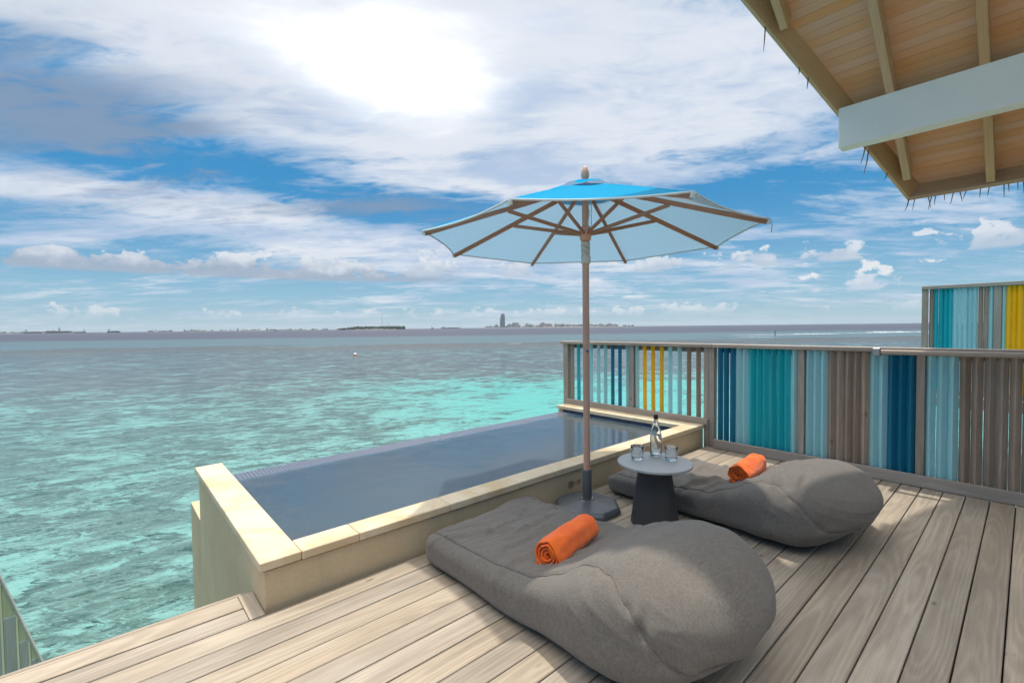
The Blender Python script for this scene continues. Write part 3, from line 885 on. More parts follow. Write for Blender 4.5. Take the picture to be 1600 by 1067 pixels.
# depth mark on the front wall: a ring with a diver struck out, and the depth
dm = MB()
def ring2(c, r, w, n=32):
    vs = []
    for k in range(n):
        a = 2 * math.pi * k / n
        vs += [(c[0] + (r - w) * math.cos(a), 0, c[1] + (r - w) * math.sin(a)), (c[0] + r * math.cos(a), 0, c[1] + r * math.sin(a))]
    dm.add(vs, [(2 * k, 2 * k + 1, (2 * k + 3) % (2 * n), (2 * k + 2) % (2 * n)) for k in range(n)])
def stroke(a, b_, w):
    a, b_ = Vector((a[0], 0, a[1])), Vector((b_[0], 0, b_[1]))
    t = (b_ - a).normalized(); n = Vector((-t.z, 0, t.x)) * w / 2
    dm.add([a - n, b_ - n, b_ + n, a + n], [(0, 1, 2, 3)])
ring2((0, 0), 0.030, 0.005)
stroke((-0.021, 0.021), (0.021, -0.021), 0.005)
stroke((-0.012, -0.012), (0.010, 0.010), 0.006)
stroke((0.002, 0.006), (0.012, 0.002), 0.004)
ring2((0.012, 0.014), 0.006, 0.006, 12)
mk = dm.obj('depth_marking', M['ink'], pool, loc=Vector((2.862, 2.5118, 0.092)) - PL)
cu = bpy.data.curves.new('depth_text', 'FONT'); cu.body = '1.20'; cu.size = 0.052; cu.align_x = 'LEFT'; cu.align_y = 'CENTER'
to = bpy.data.objects.new('depth_text', cu); COL.objects.link(to)
bpy.context.view_layer.update()
me = bpy.data.meshes.new_from_object(to.evaluated_get(bpy.context.evaluated_depsgraph_get()))
bpy.data.objects.remove(to)
tx = link('depth_text', me, M['ink'], pool, loc=Vector((2.897, 2.5118, 0.092)) - PL, rot=(R(90), 0, 0))

# ------------------------------------------------------------------ slatted fence along the deck
fence = empty('slatted_fence', (5.24, 1.5, 0)); tag(fence, 'grey timber fence of blue, aqua, yellow and bare battens behind the pool and deck', 'fence')
FU = 5.24
def fpart(name, mb, m, v, z, du=0.0, **k):
    return mb.obj(name, m, fence, loc=(du, v - 1.5, z), **k)
meshes = {}
def batten_mesh(h, s=0.0500):
    key = ('b', round(h, 3), s)
    if key not in meshes:
        mb = MB(); d = s * math.sqrt(2) / 2; c = 0.0018; deep = 1.34
        ring = []
        for ax, ay in ((-1, 0), (0, -1), (1, 0), (0, 1)):
            tx_, ty_ = -ay, ax
            ring += [(ax * (d - c) - tx_ * c, ay * (d - c) - ty_ * c), (ax * (d - c) + tx_ * c, ay * (d - c) + ty_ * c)]
        vs = [(p[0] * deep, p[1], 0) for p in ring] + [(p[0] * deep, p[1], h) for p in ring]
        fs = [(k, (k + 1) % 8, 8 + (k + 1) % 8, 8 + k) for k in range(8)] + [tuple(range(7, -1, -1)), tuple(range(8, 16))]
        mb.add(vs, fs)
        meshes[key] = mb.mesh('batten')
    return meshes[key]
bm_cache = {}
def batten(c, v, z0, z1, parent, du, v_org, s=0.0500):
    src = batten_mesh(z1 - z0, s)
    key = (c, src.name)
    if key not in bm_cache:
        me = src.copy(); me.materials.clear(); me.materials.append(M[c]); bm_cache[key] = me
    o = link('batten', bm_cache[key], None, parent, loc=(du, v - v_org, z0))
    o.rotation_euler = (random.uniform(-0.0012, 0.0012), random.uniform(-0.003, 0.003), random.uniform(-0.035, 0.035))
    return o
TOP = 1.185
post_mesh = MB().box(-0.04, 0.04, -0.028, 0.028, 0, 1.0, 0.003)
def post(v, z0, z1, w=0.056, d=0.08):
    fpart('post', MB().box(-d / 2, d / 2, -w / 2, w / 2, 0, z1 - z0, 0.003), M['grey'], v, z0)
for v, z0, w in ((4.655, -1.7, 0.09), (3.495, -1.7, 0.07), (2.425, -1.7, 0.065), (2.4865, -1.7, 0.052), (1.515, -0.15, 0.055), (0.615, -0.15, 0.055), (-0.32, -0.15, 0.055), (-1.22, -0.15, 0.055)):
    post(v, z0, TOP - 0.041, w)
# rails
fpart('top_rail', MB().box(-0.065, 0.065, -1.165, 1.165, 0, 0.04, 0.004), M['grey_v'], 3.575, TOP - 0.04)
fpart('top_rail', MB().box(-0.065, 0.065, -1.845, 1.845, 0, 0.04, 0.004), M['grey_v'], 0.562, TOP - 0.04)
fpart('bottom_rail', MB().box(-0.04, 0.0, -1.08, 1.08, 0, 0.072, 0.003), M['grey_v'], 3.53, 0.254, -0.041)
fpart('bottom_rail', MB().box(-0.04, 0.0, -1.83, 1.83, 0, 0.098, 0.003), M['grey_v'], 0.55, 0.004, -0.049)
fpart('upper_rail', MB().box(0.052, 0.082, -1.1, 1.1, 0, 0.06, 0.003), M['grey_v'], 3.53, TOP - 0.102)
fpart('upper_rail', MB().box(0.052, 0.082, -1.8, 1.8, 0, 0.06, 0.003), M['grey_v'], 0.55, TOP - 0.102)
fpart('lower_rail', MB().box(0.052, 0.082, -1.8, 1.8, 0, 0.07, 0.003), M['grey_v'], 0.55, 0.005)
left = [('B', 4.545), ('T', 4.425), ('C', 4.31), ('C', 4.19), ('C', 4.06), ('C', 3.94), ('D', 3.82), ('D', 3.70), ('C', 3.575),
        ('C', 3.425), ('Y', 3.313), ('Y', 3.193), ('Y', 3.073), ('C', 2.955), ('C', 2.832), ('B', 2.712), ('B', 2.592)]
for c, v in left: batten(c, v, 0.30, TOP - 0.043, fence, -0.002, 1.5, 0.042)
def run(cols, v, step, z0=0.05):
    for c in cols:
        batten(c, v + random.uniform(-0.0012, 0.0012), z0, TOP - 0.043, fence, -0.002, 1.5, 0.0455 if c == 'D' and v > 2 else 0.0500)
        v -= step
run('DDDCCTTTTTTC', 2.335, 0.0686)
run('CCCBBBBBCCDDD', 1.455, 0.0648)
run('CCCBBBBBBBBBB', 0.552, 0.0695)
run('TTTTCCCDDBBB', -0.385, 0.069)
# handrail with its end bracket
hr = empty('handrail', (5.12, -0.2, 1.165))
hr.parent = fence; hr.location = (5.07 - FU, -0.2 - 1.5, 1.15)
hb = MB()
prof = []
for k in range(16):
    a = 2 * math.pi * k / 16
    prof.append((0.024 * math.copysign(abs(math.cos(a)) ** 0.7, math.cos(a)), 0.022 * math.copysign(abs(math.sin(a)) ** 0.7, math.sin(a))))
vs = [(x, -1.05, z) for x, z in prof] + [(x, 1.06, z) for x, z in prof]
hb.add(vs, [(k, (k + 1) % 16, 16 + (k + 1) % 16, 16 + k) for k in range(16)] + [tuple(range(16)), tuple(range(31, 15, -1))])
hb.obj('rail_bar', M['hand'], hr, 40)
MB().box(-0.03, 0.10, -0.027, 0.027, -0.032, 0.036, 0.005).obj('end_bracket', M['metal'], hr, loc=(0, 1.091, 0))
for v in (0.52, -0.1, -0.8):
    MB().box(0.0245, 0.10, -0.018, 0.018, -0.02, 0.004, 0.003).obj('bracket', M['plastic'], hr, loc=(0, v, 0))

# neighbour's tall screen behind
scr = empty('privacy_screen', (12.0, 0.5, 0)); tag(scr, 'taller fence of turquoise, pale and yellow battens behind the deck fence', 'fence')
def spart(name, mb, m, v, z, du=0.0): return mb.obj(name, m, scr, loc=(du, v - 0.5, z))
ST = 2.045
for v in (1.37, 0.392, -0.60, -1.6):
    spart('post', MB().box(-0.045, 0.045, -0.045, 0.045, 0, ST + 1.498, 0.004), M['grey'], v, -1.5)
spart('top_rail', MB().box(-0.07, 0.07, -1.62, 1.62, 0, 0.065, 0.004), M['grey_v'], -0.203, ST)
spart('bottom_rail', MB().box(-0.06, -0.02, -1.5, 1.5, 0, 0.09, 0.004), M['grey_v'], -0.11, 0.02, -0.04)
rows = [('B', 1.275)] + [('T', 1.208 - 0.066 * i) for i in range(4)] + [('C', 0.944 - 0.067 * i) for i in range(5)] + [('B', 0.607), ('B', 0.54), ('C', 0.472)] + \
       [('C', 0.322)] + [('Y', 0.262 - 0.0665 * i) for i in range(6)] + [('C', -0.14 - 0.066 * i) for i in range(6)] + [('T', -0.68 - 0.066 * i) for i in range(7)] + [('D', -1.15 - 0.066 * i) for i in range(6)]
for c, v in rows: batten(c, v, 0.06, ST - 0.003, scr, -0.0, 0.5, 0.0485)
MB().box(-0.1, 3.0, -2.0, 1.4, -0.2, -0.02).obj('side_deck', M['grey'], scr, loc=(0, -0.5, 0))

# ------------------------------------------------------------------ stair screen at lower left
K = 5.0 / 3.6
ss = empty('stair_screen', (-0.55, 5.0, SEA)); tag(ss, 'greenish timber stair screen with slanting edge below the deck corner', 'screen')
def W3(u, z): return (u * K + 0.55, 1.4 + (z - 1.4) * K - SEA)
edge0, edge1 = W3(-0.451, 0.098), W3(-0.319, -0.401)
slope = (edge1[1] - edge0[1]) / (edge1[0] - edge0[0])
def topz(u): return edge0[1] + slope * (u - edge0[0])
ub = [W3(q, 0)[0] for q in (-0.607, -0.555, -0.503, -0.453, -0.398, -0.356, -0.322)]
gaps = [W3(0, q)[1] for q in (0.40, 0.21, 0.03, -0.117, -0.269, -0.389)]
for (a, b_), gz_ in zip(zip(ub[:-1], ub[1:]), gaps):
    a2, b2 = a + 0.008, b_ - 0.004
    zt0, zt1 = max(topz(a2), gz_ + 0.02), max(topz(b2), gz_ + 0.01)
    h = [(a2, -0.01, gz_ + 0.006), (b2, -0.01, gz_ + 0.006), (b2, 0.01, gz_ + 0.006), (a2, 0.01, gz_ + 0.006), (a2, -0.01, zt0), (b2, -0.01, zt1), (b2, 0.01, zt1), (a2, 0.01, zt0)]
    MB().hexa(h, 0.0015).obj('upper_board', M['grn'], ss)
    MB().box(a2, b2, -0.009, 0.011, -0.4, gz_ - 0.006, 0.0015).obj('lower_board', M['gryg'], ss)
    MB().box(a - 0.0035, a + 0.0075, -0.016, 0.008, -0.4, topz(a) - 0.01, 0.001).obj('cover_strip', M['cream'], ss)
e0 = (ub[0] - 0.1, -0.0, topz(ub[0] - 0.1)); e1 = (edge1[0] + 0.12, 0.0, topz(edge1[0] + 0.12))
MB().bar((e0[0] + 0.004, 0.0, e0[2]), (e1[0] + 0.004, 0.0, e1[2]), 0.04, 0.014, (1, 0, 1), 0.002).obj('edge_strip', M['gryg'], ss)
MB().box(ub[0], ub[-1], 0.02, 0.05, -0.4, 0.1, 0.0).obj('back_frame', M['dark'], ss)

# ------------------------------------------------------------------ villa roof
roof = empty('villa_roof', (5.3, 0.0, 2.475)); tag(roof, 'overhanging villa roof with boarded ceiling, rafters and white beam', 'roof')
MS = 0.65; CO = 1 / math.sqrt(1 + MS * MS)
NRM = Vector((MS, 0, 1)).normalized()
def zp(u): return 2.475 + MS * (5.3 - u)
def vr(u): return 0.706 + 0.3545 * (5.3 - u)
RO = Vector((5.3, 0, 2.475))
UCUT = 2.22  # unseen upper end, cut short to let light in and shape the shade
def P3(u, v, off): return Vector((u, v, zp(u))) + NRM * off - RO
def slab(name, u0_, u1_, v0a, v0b, v1a, v1b, o0, o1, m, b=0.002, **k):
    """u0_>u1_; v0 = right side at u0_/u1_, v1 = left side at u0_/u1_; built about its own centre, axes along the slope"""
    c = [P3(u0_, v0a, o0), P3(u0_, v1a, o0), P3(u1_, v1b, o0), P3(u1_, v0b, o0), P3(u0_, v0a, o1), P3(u0_, v1a, o1), P3(u1_, v1b, o1), P3(u1_, v0b, o1)]
    cen = sum(c, Vector()) / 8
    th = math.atan(MS)
    rot_ = Matrix.Rotation(th, 3, 'Y')
    inv = rot_.inverted()
    cc = [inv @ (p - cen) for p in c]
    o = MB().hexa(cc, b).obj(name, m, roof, loc=cen, rot=rot_.to_euler())
    return o
RD = 0.135                                         # rafter depth
bw = 0.066 * CO
u = 5.29
while u > UCUT:
    u1 = max(u - bw, UCUT)
    slab('ceiling_board', u - 0.0005, u1 + 0.0005, -1.75, -1.75, vr(u) - 0.02, vr(u1) - 0.02, RD + 0.001 + random.uniform(0, 0.0015), RD + 0.018, M['soffit'], 0.0009)
    u = u1
for v in (-1.71, -1.22, -0.73, -0.24, 0.255, 0.74, 1.235, 1.72):
    u_top = UCUT
    # rafter starts where it meets the rake or the eave
    u_low = 5.262 if v < vr(5.26) - 0.02 else 5.3 - (v - 0.706) / 0.3545 - 0.10
    slab('rafter', u_low, u_top, v - 0.055, v - 0.055, v - 0.005, v - 0.005, 0.0, RD, M['rafter'], 0.003)
# eave fascia and the raking board
c0 = Vector((5.3, -3.6, 2.475)); 
slab('fascia_board', 5.302, 5.268, -1.75, -1.75, vr(5.3), vr(5.27), -0.006, 0.165, M['fascia'], 0.003)
a3, b3 = P3(5.30, vr(5.30) - 0.015, 0.08), P3(UCUT, vr(UCUT) - 0.015, 0.08)
mid = (a3 + b3) / 2
dirv = (b3 - a3).normalized()
nn = (NRM - dirv * NRM.dot(dirv)).normalized(); sd = nn.cross(dirv)
rotm = Matrix((dirv, -sd, nn)).transposed()
Lr = (b3 - a3).length
ro = MB().box(-Lr / 2, Lr / 2, -0.016, 0.016, -0.085, 0.085, 0.003).obj('rake_board', M['rafter'], roof, loc=mid, rot=rotm.to_euler())
# thatch above, in layers, and the far slope
slab('thatch', 5.36, UCUT, -1.8, -1.8, vr(5.36) + 0.03, vr(UCUT) + 0.03, 0.19, 0.36, M['thatch'], 0.02)
# white beam
MB().hexa([Vector(p) for p in ((0, -1.5, 0), (0.12, -1.5, 0), (0.12, 1.5, 0), (0, 1.5, 0), (0, -1.5, 0.31), (0.12, -1.5, 0.24), (0.12, 1.5, 0.24), (0, 1.5, 0.31))], 0.004).obj('beam', M['beam'], roof, loc=Vector((4.36, -0.475, 2.778)) - RO)
MB().box(-0.07, 0.07, -0.07, 0.07, 0, 2.778, 0.004).obj('post', M['beam'], roof, loc=Vector((4.42, -1.6, 0)) - RO)
MB().box(-2.2, 2.2, -0.06, 0.06, 0, 2.55, 0.004).obj('wall', M['villa'], roof, loc=Vector((3.0, -2.9, 0)) - RO)  # unseen villa side wall, added dark so the battens' right faces look darker
# dry palm strands hanging at the edges
rng = random.Random(5)
def strand(p, l, lean):
    lean = (lean[0] * 1.3, lean[1] * 1.3)
    pts = [Vector((0, 0, 0)), Vector((lean[0] * 0.3, lean[1] * 0.3, -l * 0.45)), Vector((lean[0], lean[1], -l))]
    MB().tube(pts, 0.005, 5, [1.0, 0.9, 0.35]).obj('palm_strand', M['strand'], roof, loc=p)
v = 0.69
while v > -0.8:
    l = rng.uniform(0.02, 0.075)
    strand(P3(5.325, v, 0.16) + Vector((0, 0, 0.0)), l + 0.13, (rng.uniform(-0.02, 0.03), rng.uniform(-0.02, 0.03)))
    v -= rng.uniform(0.012, 0.075)
for u, l in ((3.64, 0.16), (3.98, 0.05), (4.07, 0.09), (4.72, 0.13), (4.76, 0.19), (5.0, 0.05), (5.29, 0.1)):
    strand(P3(u, vr(u) + 0.012, 0.0), l, (rng.uniform(-0.02, 0.02), rng.uniform(-0.01, 0.03)))

# ------------------------------------------------------------------ parasol
par = empty('parasol', (2.735, 2.237, 0)); tag(par, 'open octagonal parasol with cyan top and pale underside on a wooden pole', 'parasol')
oct_ = [(0.258, 0.0), (0.258, 0.028), (0.235, 0.055), (0.06, 0.075), (0.045, 0.085)]
mb = MB()
vs, fs = [], []
for r_, z_ in oct_:
    for k in range(8):
        a = R(22.5 + 45 * k); vs.append((r_ * math.cos(a), r_ * math.sin(a), z_))
for i in range(len(oct_) - 1):
    for k in range(8): fs.append((i * 8 + k, i * 8 + (k + 1) % 8, i * 8 + 8 + (k + 1) % 8, i * 8 + 8 + k))
fs += [tuple(range(7, -1, -1)), tuple(32 + k for k in range(8))]
bo = mb.add(vs, fs).obj('base', M['baseplate'], par)
bv = bo.modifiers.new('edge', 'BEVEL'); bv.width = 0.008; bv.segments = 2
MB().lathe([(0.036, 0.07), (0.036, 0.30), (0.032, 0.306), (0.03, 0.31)], 24).obj('sleeve', M['plastic'], par, 40)
MB().lathe([(0.037, 0.074), (0.044, 0.074), (0.044, 0.09), (0.037, 0.09)], 24, closed=True).obj('sleeve_collar', M['metal'], par, 40)
MB().lathe([(0.0255, 0.29), (0.0255, 2.47), (0.012, 2.50)], 24).obj('pole', M['teak'], par, 40)
MB().lathe([(0.0, 0.0), (0.011, 0.0), (0.011, 0.004), (0.004, 0.006), (0.0, 0.006)], 14).obj('pin_cap', M['bluecap'], par, True, loc=(-0.0135, -0.0222, 1.215), rot=(R(90), 0, R(-31)))
MB().lathe([(0.026, 2.04), (0.040, 2.05), (0.044, 2.075), (0.044, 2.125), (0.036, 2.15), (0.026, 2.155)], 24).obj('runner', M['teak'], par, 40)
MB().lathe([(0.026, 2.38), (0.046, 2.39), (0.05, 2.41), (0.05, 2.45), (0.036, 2.47)], 24).obj('crown_hub', M['teak'], par, 40)
MB().lathe([(0.0, 2.52), (0.018, 2.52), (0.022, 2.528), (0.02, 2.536), (0.027, 2.55), (0.031, 2.575), (0.028, 2.60), (0.017, 2.628), (0.006, 2.642), (0.0, 2.644)], 20).obj('finial', M['teak'], par, True, loc=(0, 0, -0.036))
# cord wound below the runner
pts = []
for i in range(90):
    a = i * 0.62; z = 2.035 - 0.095 * i / 90 + 0.004 * math.sin(i * 1.7)
    pts.append((0.0305 * math.cos(a), 0.0305 * math.sin(a), z))
MB().tube(pts, 0.0052, 6).obj('cord_wrap', M['rope'], par, True)
pts = []
for i in range(60):
    a = i * 0.9 + 0.3; z = 1.935 - 0.06 * i / 60
    pts.append((0.031 * math.cos(a) + 0.004, 0.031 * math.sin(a), z))
MB().tube(pts, 0.0062, 6).obj('cord_wrap', M['rope'], par, True)
MB().tube([(0.02, -0.035, 2.1), (0.035, -0.03, 2.2), (0.03, -0.035, 2.3), (0.045, -0.025, 2.40)], 0.003, 5).obj('pull_cord', M['rope'], par, True)
MB().tube([(-0.025, -0.035, 2.1), (-0.03, -0.045, 2.16), (-0.012, -0.05, 2.24), (-0.03, -0.035, 2.40)], 0.003, 5).obj('pull_cord', M['rope'], par, True)
# canopy
RIM, ZR, ZC = 1.215, 2.058, 2.475
PH = -0.427
TN = Vector((0.006, 0.010, 1)).normalized()
ta = TN.cross(Vector((0, 1, 0))).normalized(); tb = TN.cross(ta)
def rimdir(k): 
    t_ = PH - k * math.pi / 4
    return ta * math.cos(t_) + tb * math.sin(t_)
def cano(k, f, s):
    """point on the cloth of panel k: f across (0..1), s down from crown (0..1)"""
    A, B = rimdir(k), rimdir(k + 1)
    d = A.lerp(B, f)
    sagf = 4 * f * (1 - f)
    r_ = RIM * s * (1 - 0.035 * sagf * s * s)
    z_ = ZC + (ZR - ZC) * (s ** 1.06) - 0.020 * sagf * s * (1.2 - s) * 2
    return Vector((d.x * r_, d.y * r_, z_ + (d.z * r_)))
for k in range(8):
    mb = MB(); nf, ns = 10, 14
    vs = [cano(k, i / nf, 0.045 + 0.955 * j / ns) for j in range(ns + 1) for i in range(nf + 1)]
    fs = [(j * (nf + 1) + i, j * (nf + 1) + i + 1, (j + 1) * (nf + 1) + i + 1, (j + 1) * (nf + 1) + i) for j in range(ns) for i in range(nf)]
    mb.add(vs, fs)
    me = mb.mesh('canopy_panel', True)
    pale = k in (5,)
    p = link('canopy_panel', me, M['paleblue'] if pale else M['cyan'], par)
    # hem along the rim
    hp = [cano(k, i / 12, 0.998) + Vector((0, 0, -0.002)) for i in range(13)]
    MB().tube(hp, 0.006, 6).obj('hem', M['hem'], p, True)
# vent cap with a wavy lower edge
mb = MB(); n = 64; vs = []
for j in range(6):
    s = 0.03 + 0.2 * j / 5
    for i in range(n):
        kf = i / n * 8; k, f = int(kf), kf - int(kf)
        q = cano(k, f, s); q.z += 0.030 + 0.004 * math.sin(j) + (0.010 * math.sin(i * 0.9) if j == 5 else 0)
        vs.append(q)
mb.add(vs, [(j * n + i, j * n + (i + 1) % n, (j + 1) * n + (i + 1) % n, (j + 1) * n + i) for j in range(5) for i in range(n)])
mb.obj('vent_cap', M['cyan'], par, True)
for k in range(8):
    d = rimdir(k)
    def onrib(s, off): 
        q = cano(k, 0.0, s); return Vector((q.x, q.y, q.z - off))
    a, b_ = onrib(0.045, 0.024), onrib(0.985, 0.024)
    c = (a + b_) / 2; t_ = (b_ - a).normalized(); upv = Vector((0, 0, 1)); upv = (upv - t_ * upv.z).normalized(); ls = upv.cross(t_)
    rm = Matrix((t_, ls, upv)).transposed(); L = (b_ - a).length
    rib = MB().box(-L / 2, L / 2, -0.0095, 0.0095, -0.016, 0.016, 0.003).obj('rib', M['rib'], par, loc=c, rot=rm.to_euler())
    MB().box(L / 2 + 0.0005, L / 2 + 0.018, -0.012, 0.012, -0.01, 0.018, 0.003).obj('rib_tip', M['hem'], rib)
    a = Vector((d.x * 0.042, d.y * 0.042, 2.10)); b_ = onrib(0.50, 0.045)
    c = (a + b_) / 2; t_ = (b_ - a).normalized(); upv = Vector((0, 0, 1)); upv = (upv - t_ * upv.z).normalized(); ls = upv.cross(t_)
    rm = Matrix((t_, ls, upv)).transposed(); L = (b_ - a).length
    MB().box(-L / 2, L / 2, -0.008, 0.008, -0.013, 0.013, 0.003).obj('strut', M['rib'], par, loc=c, rot=rm.to_euler())
# loose tie at one corner
q = cano(5, 0.0, 1.0)
MB().tube([q + Vector((0, 0, -0.005)), q + Vector((0.01, -0.008, -0.04)), q + Vector((0.004, -0.006, -0.085))], 0.0035, 5).obj('tie_cord', M['rope'], par, True)

# ------------------------------------------------------------------ side table, bottle, glasses
tb_ = empty('side_table', (2.895, 1.755, 0)); tag(tb_, 'round pale grey side table on a dark waisted base', 'table')
MB().lathe([(0.160, 0.0), (0.166, 0.006), (0.166, 0.012), (0.118, 0.352), (0.118, 0.358), (0.146, 0.408), (0.148, 0.4185)], 64).obj('table_base', M['charcoal'], tb_, 35)
MB().lathe([(0.240, 0.419), (0.2535, 0.4225), (0.256, 0.428), (0.256, 0.436), (0.253, 0.440), (0.248, 0.4415)], 72).obj('table_top', M['top'], tb_, 35)
TT = 0.4417
bt = empty('water_bottle', (3.02, 1.82, TT)); tag(bt, 'clear glass water bottle with dark stopper on the side table', 'bottle')
outer = [(0.036, 0.0), (0.041, 0.004), (0.0415, 0.012), (0.0415, 0.135), (0.039, 0.165), (0.030, 0.205), (0.020, 0.245), (0.0155, 0.268), (0.0155, 0.276), (0.018, 0.279), (0.018, 0.288), (0.0155, 0.290)]
inner = [(0.0125, 0.290), (0.0125, 0.262), (0.0175, 0.24), (0.027, 0.203), (0.036, 0.163), (0.0385, 0.134), (0.0385, 0.016), (0.034, 0.010), (0.0, 0.008)]
MB().lathe([(0.0, 0.003)] + outer + inner, 40).obj('glass_body', M['glass'], bt, True)
MB().lathe([(0.0, 0.0105), (0.033, 0.0125), (0.0378, 0.018), (0.0378, 0.13), (0.0355, 0.158), (0.0, 0.158)], 40).obj('water', M['water_in'], bt, 40)
MB().lathe([(0.0, 0.27), (0.0115, 0.27), (0.0118, 0.2905), (0.016, 0.291), (0.017, 0.302), (0.012, 0.307), (0.0, 0.308)], 20).obj('stopper', M['cork'], bt, 40)
def tumbler(loc, label):
    g_ = empty('tumbler', loc); tag(g_, label, 'glass', 'drinking glasses')
    n = 40
    def fl(r_, z_): return r_, z_
    MB().lathe([(0.0, 0.002), (0.036, 0.0), (0.040, 0.004), (0.0425, 0.03), (0.046, 0.098), (0.0455, 0.1), (0.044, 0.098), (0.0405, 0.03), (0.038, 0.014), (0.0, 0.012)], n).obj('glass_body', M['glass'], g_, True)
    # cut pattern: small raised lozenges round the upper half
    mb = MB()
    for row in range(3):
        for k in range(14):
            a = 2 * math.pi * (k + 0.5 * (row % 2)) / 14; z = 0.052 + row * 0.015; r_ = 0.0435 + (z - 0.03) * 0.053
            e1_, e2_ = Vector((-math.sin(a), math.cos(a), 0)), Vector((0, 0, 1)); nn_ = Vector((math.cos(a), math.sin(a), 0)); c_ = nn_ * r_ + e2_ * z
            mb.add([c_ + e1_ * 0.0075, c_ + e2_ * 0.0075, c_ - e1_ * 0.0075, c_ - e2_ * 0.0075, c_ + nn_ * 0.0028, c_ - nn_ * 0.0005],
                   [(0, 1, 4), (1, 2, 4), (2, 3, 4), (3, 0, 4), (1, 0, 5), (2, 1, 5), (3, 2, 5), (0, 3, 5)])
    mb.obj('cut_pattern', M['glass'], g_)
tumbler((2.842, 1.862, TT), 'clear cut glass tumbler left of the bottle on the table')
tumbler((3.0, 1.687, TT), 'clear cut glass tumbler right of the bottle on the table')

# ------------------------------------------------------------------ beanbag loungers
def lerp_tab(tab, y):
    for (a, va), (b_, vb) in zip(tab[:-1], tab[1:]):
        if y <= b_:
            f = (y - a) / (b_ - a); f = f * f * (3 - 2 * f) * 0.5 + f * 0.5
            return va + (vb - va) * max(0.0, f)
    return tab[-1][1]
def make_bag(name, loc, rz, label, P, seed):
    root = empty(name, loc, rz); tag(root, label, 'beanbag', 'beanbag loungers')
    L = P['L']; off = Vector((seed * 13.7, seed * 5.1, seed * 2.3))
    ny, nt_ = 200, 200
    ysv = []
    for i in range(ny + 1):
        f = i / ny
        # denser near both ends
        ysv.append(L * (f - 0.11 * math.sin(2 * math.pi * f)))
    def surf(y, t, disp=True):
        fe = min(1.0, max(0.0, y / P['foot_r'])); fh = min(1.0, max(0.0, (L - y) / P['head_r']))
        cf = math.sqrt(max(0.0, 1 - (1 - fe) ** 2)); ch = max(0.0, 1 - (1 - fh) ** 2) ** P.get('hp', 0.5)
        w = lerp_tab(P['w'], y) * (0.90 + 0.10 * cf) * (ch * 0.96 + 0.04)
        zt, zb = lerp_tab(P['zt'], y), lerp_tab(P['zb'], y)
        zm = zb + (zt - zb) * P.get('mid', 0.46)
        k = (0.12 + 0.88 * cf) * (0.02 + 0.98 * ch)
        ht, hb_ = (zt - zm) * k, (zm - zb) * k
        n = lerp_tab(P['n'], y)
        c, s = math.cos(t), math.sin(t)
        x = w * math.copysign(abs(c) ** (2 / n), c)
        z = zm + (ht if s > 0 else hb_) * math.copysign(abs(s) ** (2 / (n if s > 0 else n * 1.25)), s)
        p = Vector((x, y, z))
        if disp:
            topm = max(0.0, s) ** 0.7
            hm = min(1.0, max(0.0, (y - 0.95) / 0.35))
            sm = 1.0 - hm
            q = p + off
            # lumps
            d = 0.013 * noise.noise(q * 2.6) + 0.003 * noise.noise(q * 8.0)
            # slack folds across the seat
            g1 = noise.noise(Vector((q.x * 1.7 + 0.4 * q.y, q.y * 6.5 + q.x * P['slant'], q.z * 1.0)))
            g2 = noise.noise(Vector((q.x * 3.0 + 3.1, q.y * 13.0 + q.x * P['slant'] * 2.2, q.z * 2.0)))
            r1 = (1 - abs(g1) * 3.4); r2 = (1 - abs(g2) * 3.4)
            d += sm * topm * (0.024 * max(0.0, r1) ** 2 + 0.008 * max(0.0, r2) ** 2 - 0.006)
            # tight pulls around the head
            g3 = noise.noise(Vector((q.x * 2.2, q.y * 2.0 + 1.3 * q.z, q.z * 16.0 + q.y * 5.0)))
            g4 = noise.noise(Vector((q.x * 9.0, q.y * 3.0, q.z * 7.0)))
            d += hm * (0.0035 * max(0.0, 1 - abs(g3) * 2.6) ** 2 + 0.004 * g4) * (1.0 if s < 0.85 else 0.5)
            # seam pinch on both sides
            for sgn in (1, -1):
                ts = lerp_tab(P['seam'], y); ts = ts if sgn > 0 else math.pi - ts
                dd = (t - ts) if t <= math.pi * 1.5 else (t - 2 * math.pi - ts)
                near = math.exp(-(dd / 0.045) ** 2)
                pull = 0.5 + 0.9 * max(0.0, noise.noise(Vector((q.y * 11.0, seed, 0))))
                d -= near * 0.009 + math.exp(-(dd / (0.24 if dd > 0 else 0.12)) ** 2) * 0.0085 * pull * math.sin(q.y * 62.0 + 5 * noise.noise(q * 5)) * (0.35 + 1.2 * hm)
            # creases listed for this bag
            for (cx_, cy2, ang, ln, wd, dp) in P['creases']:
                ca, sa = math.cos(ang), math.sin(ang)
                a_, b2 = (x - cx_) * ca + (y - cy2) * sa, -(x - cx_) * sa + (y - cy2) * ca
                b2 += 0.02 * math.sin(a_ * 9)
                if s > 0: d += dp * math.exp(-(a_ / ln) ** 2) * (math.exp(-(b2 / wd) ** 2) - 0.8 * math.exp(-((b2 - 1.9 * wd) / wd) ** 2))
            for (cx_, cy2, cz_, ra, dp) in P.get('dents', ()):
                d -= dp * math.exp(-(((x - cx_) ** 2 + (y - cy2) ** 2 + (z - cz_) ** 2) / ra ** 2))
            nx, nz_ = x / max(w, 0.02), (z - zm) / max(ht if s > 0 else hb_, 0.02)
            nn_ = Vector((nx * abs(nx) ** (n - 2) if n > 2 else nx, 0.0, nz_ * abs(nz_) ** (n - 2) if n > 2 else nz_))
            # the ends face out along the length
            nn_.y = (-(1 - fe) * 1.4 if fe < 1 else 0.0) + ((1 - fh) * 1.4 if fh < 1 else 0.0)
            if nn_.length > 1e-6: p += nn_.normalized() * d * min(1.0, k * 2.0)
        p.z = max(p.z, 0.0)
        return p
    vs = []
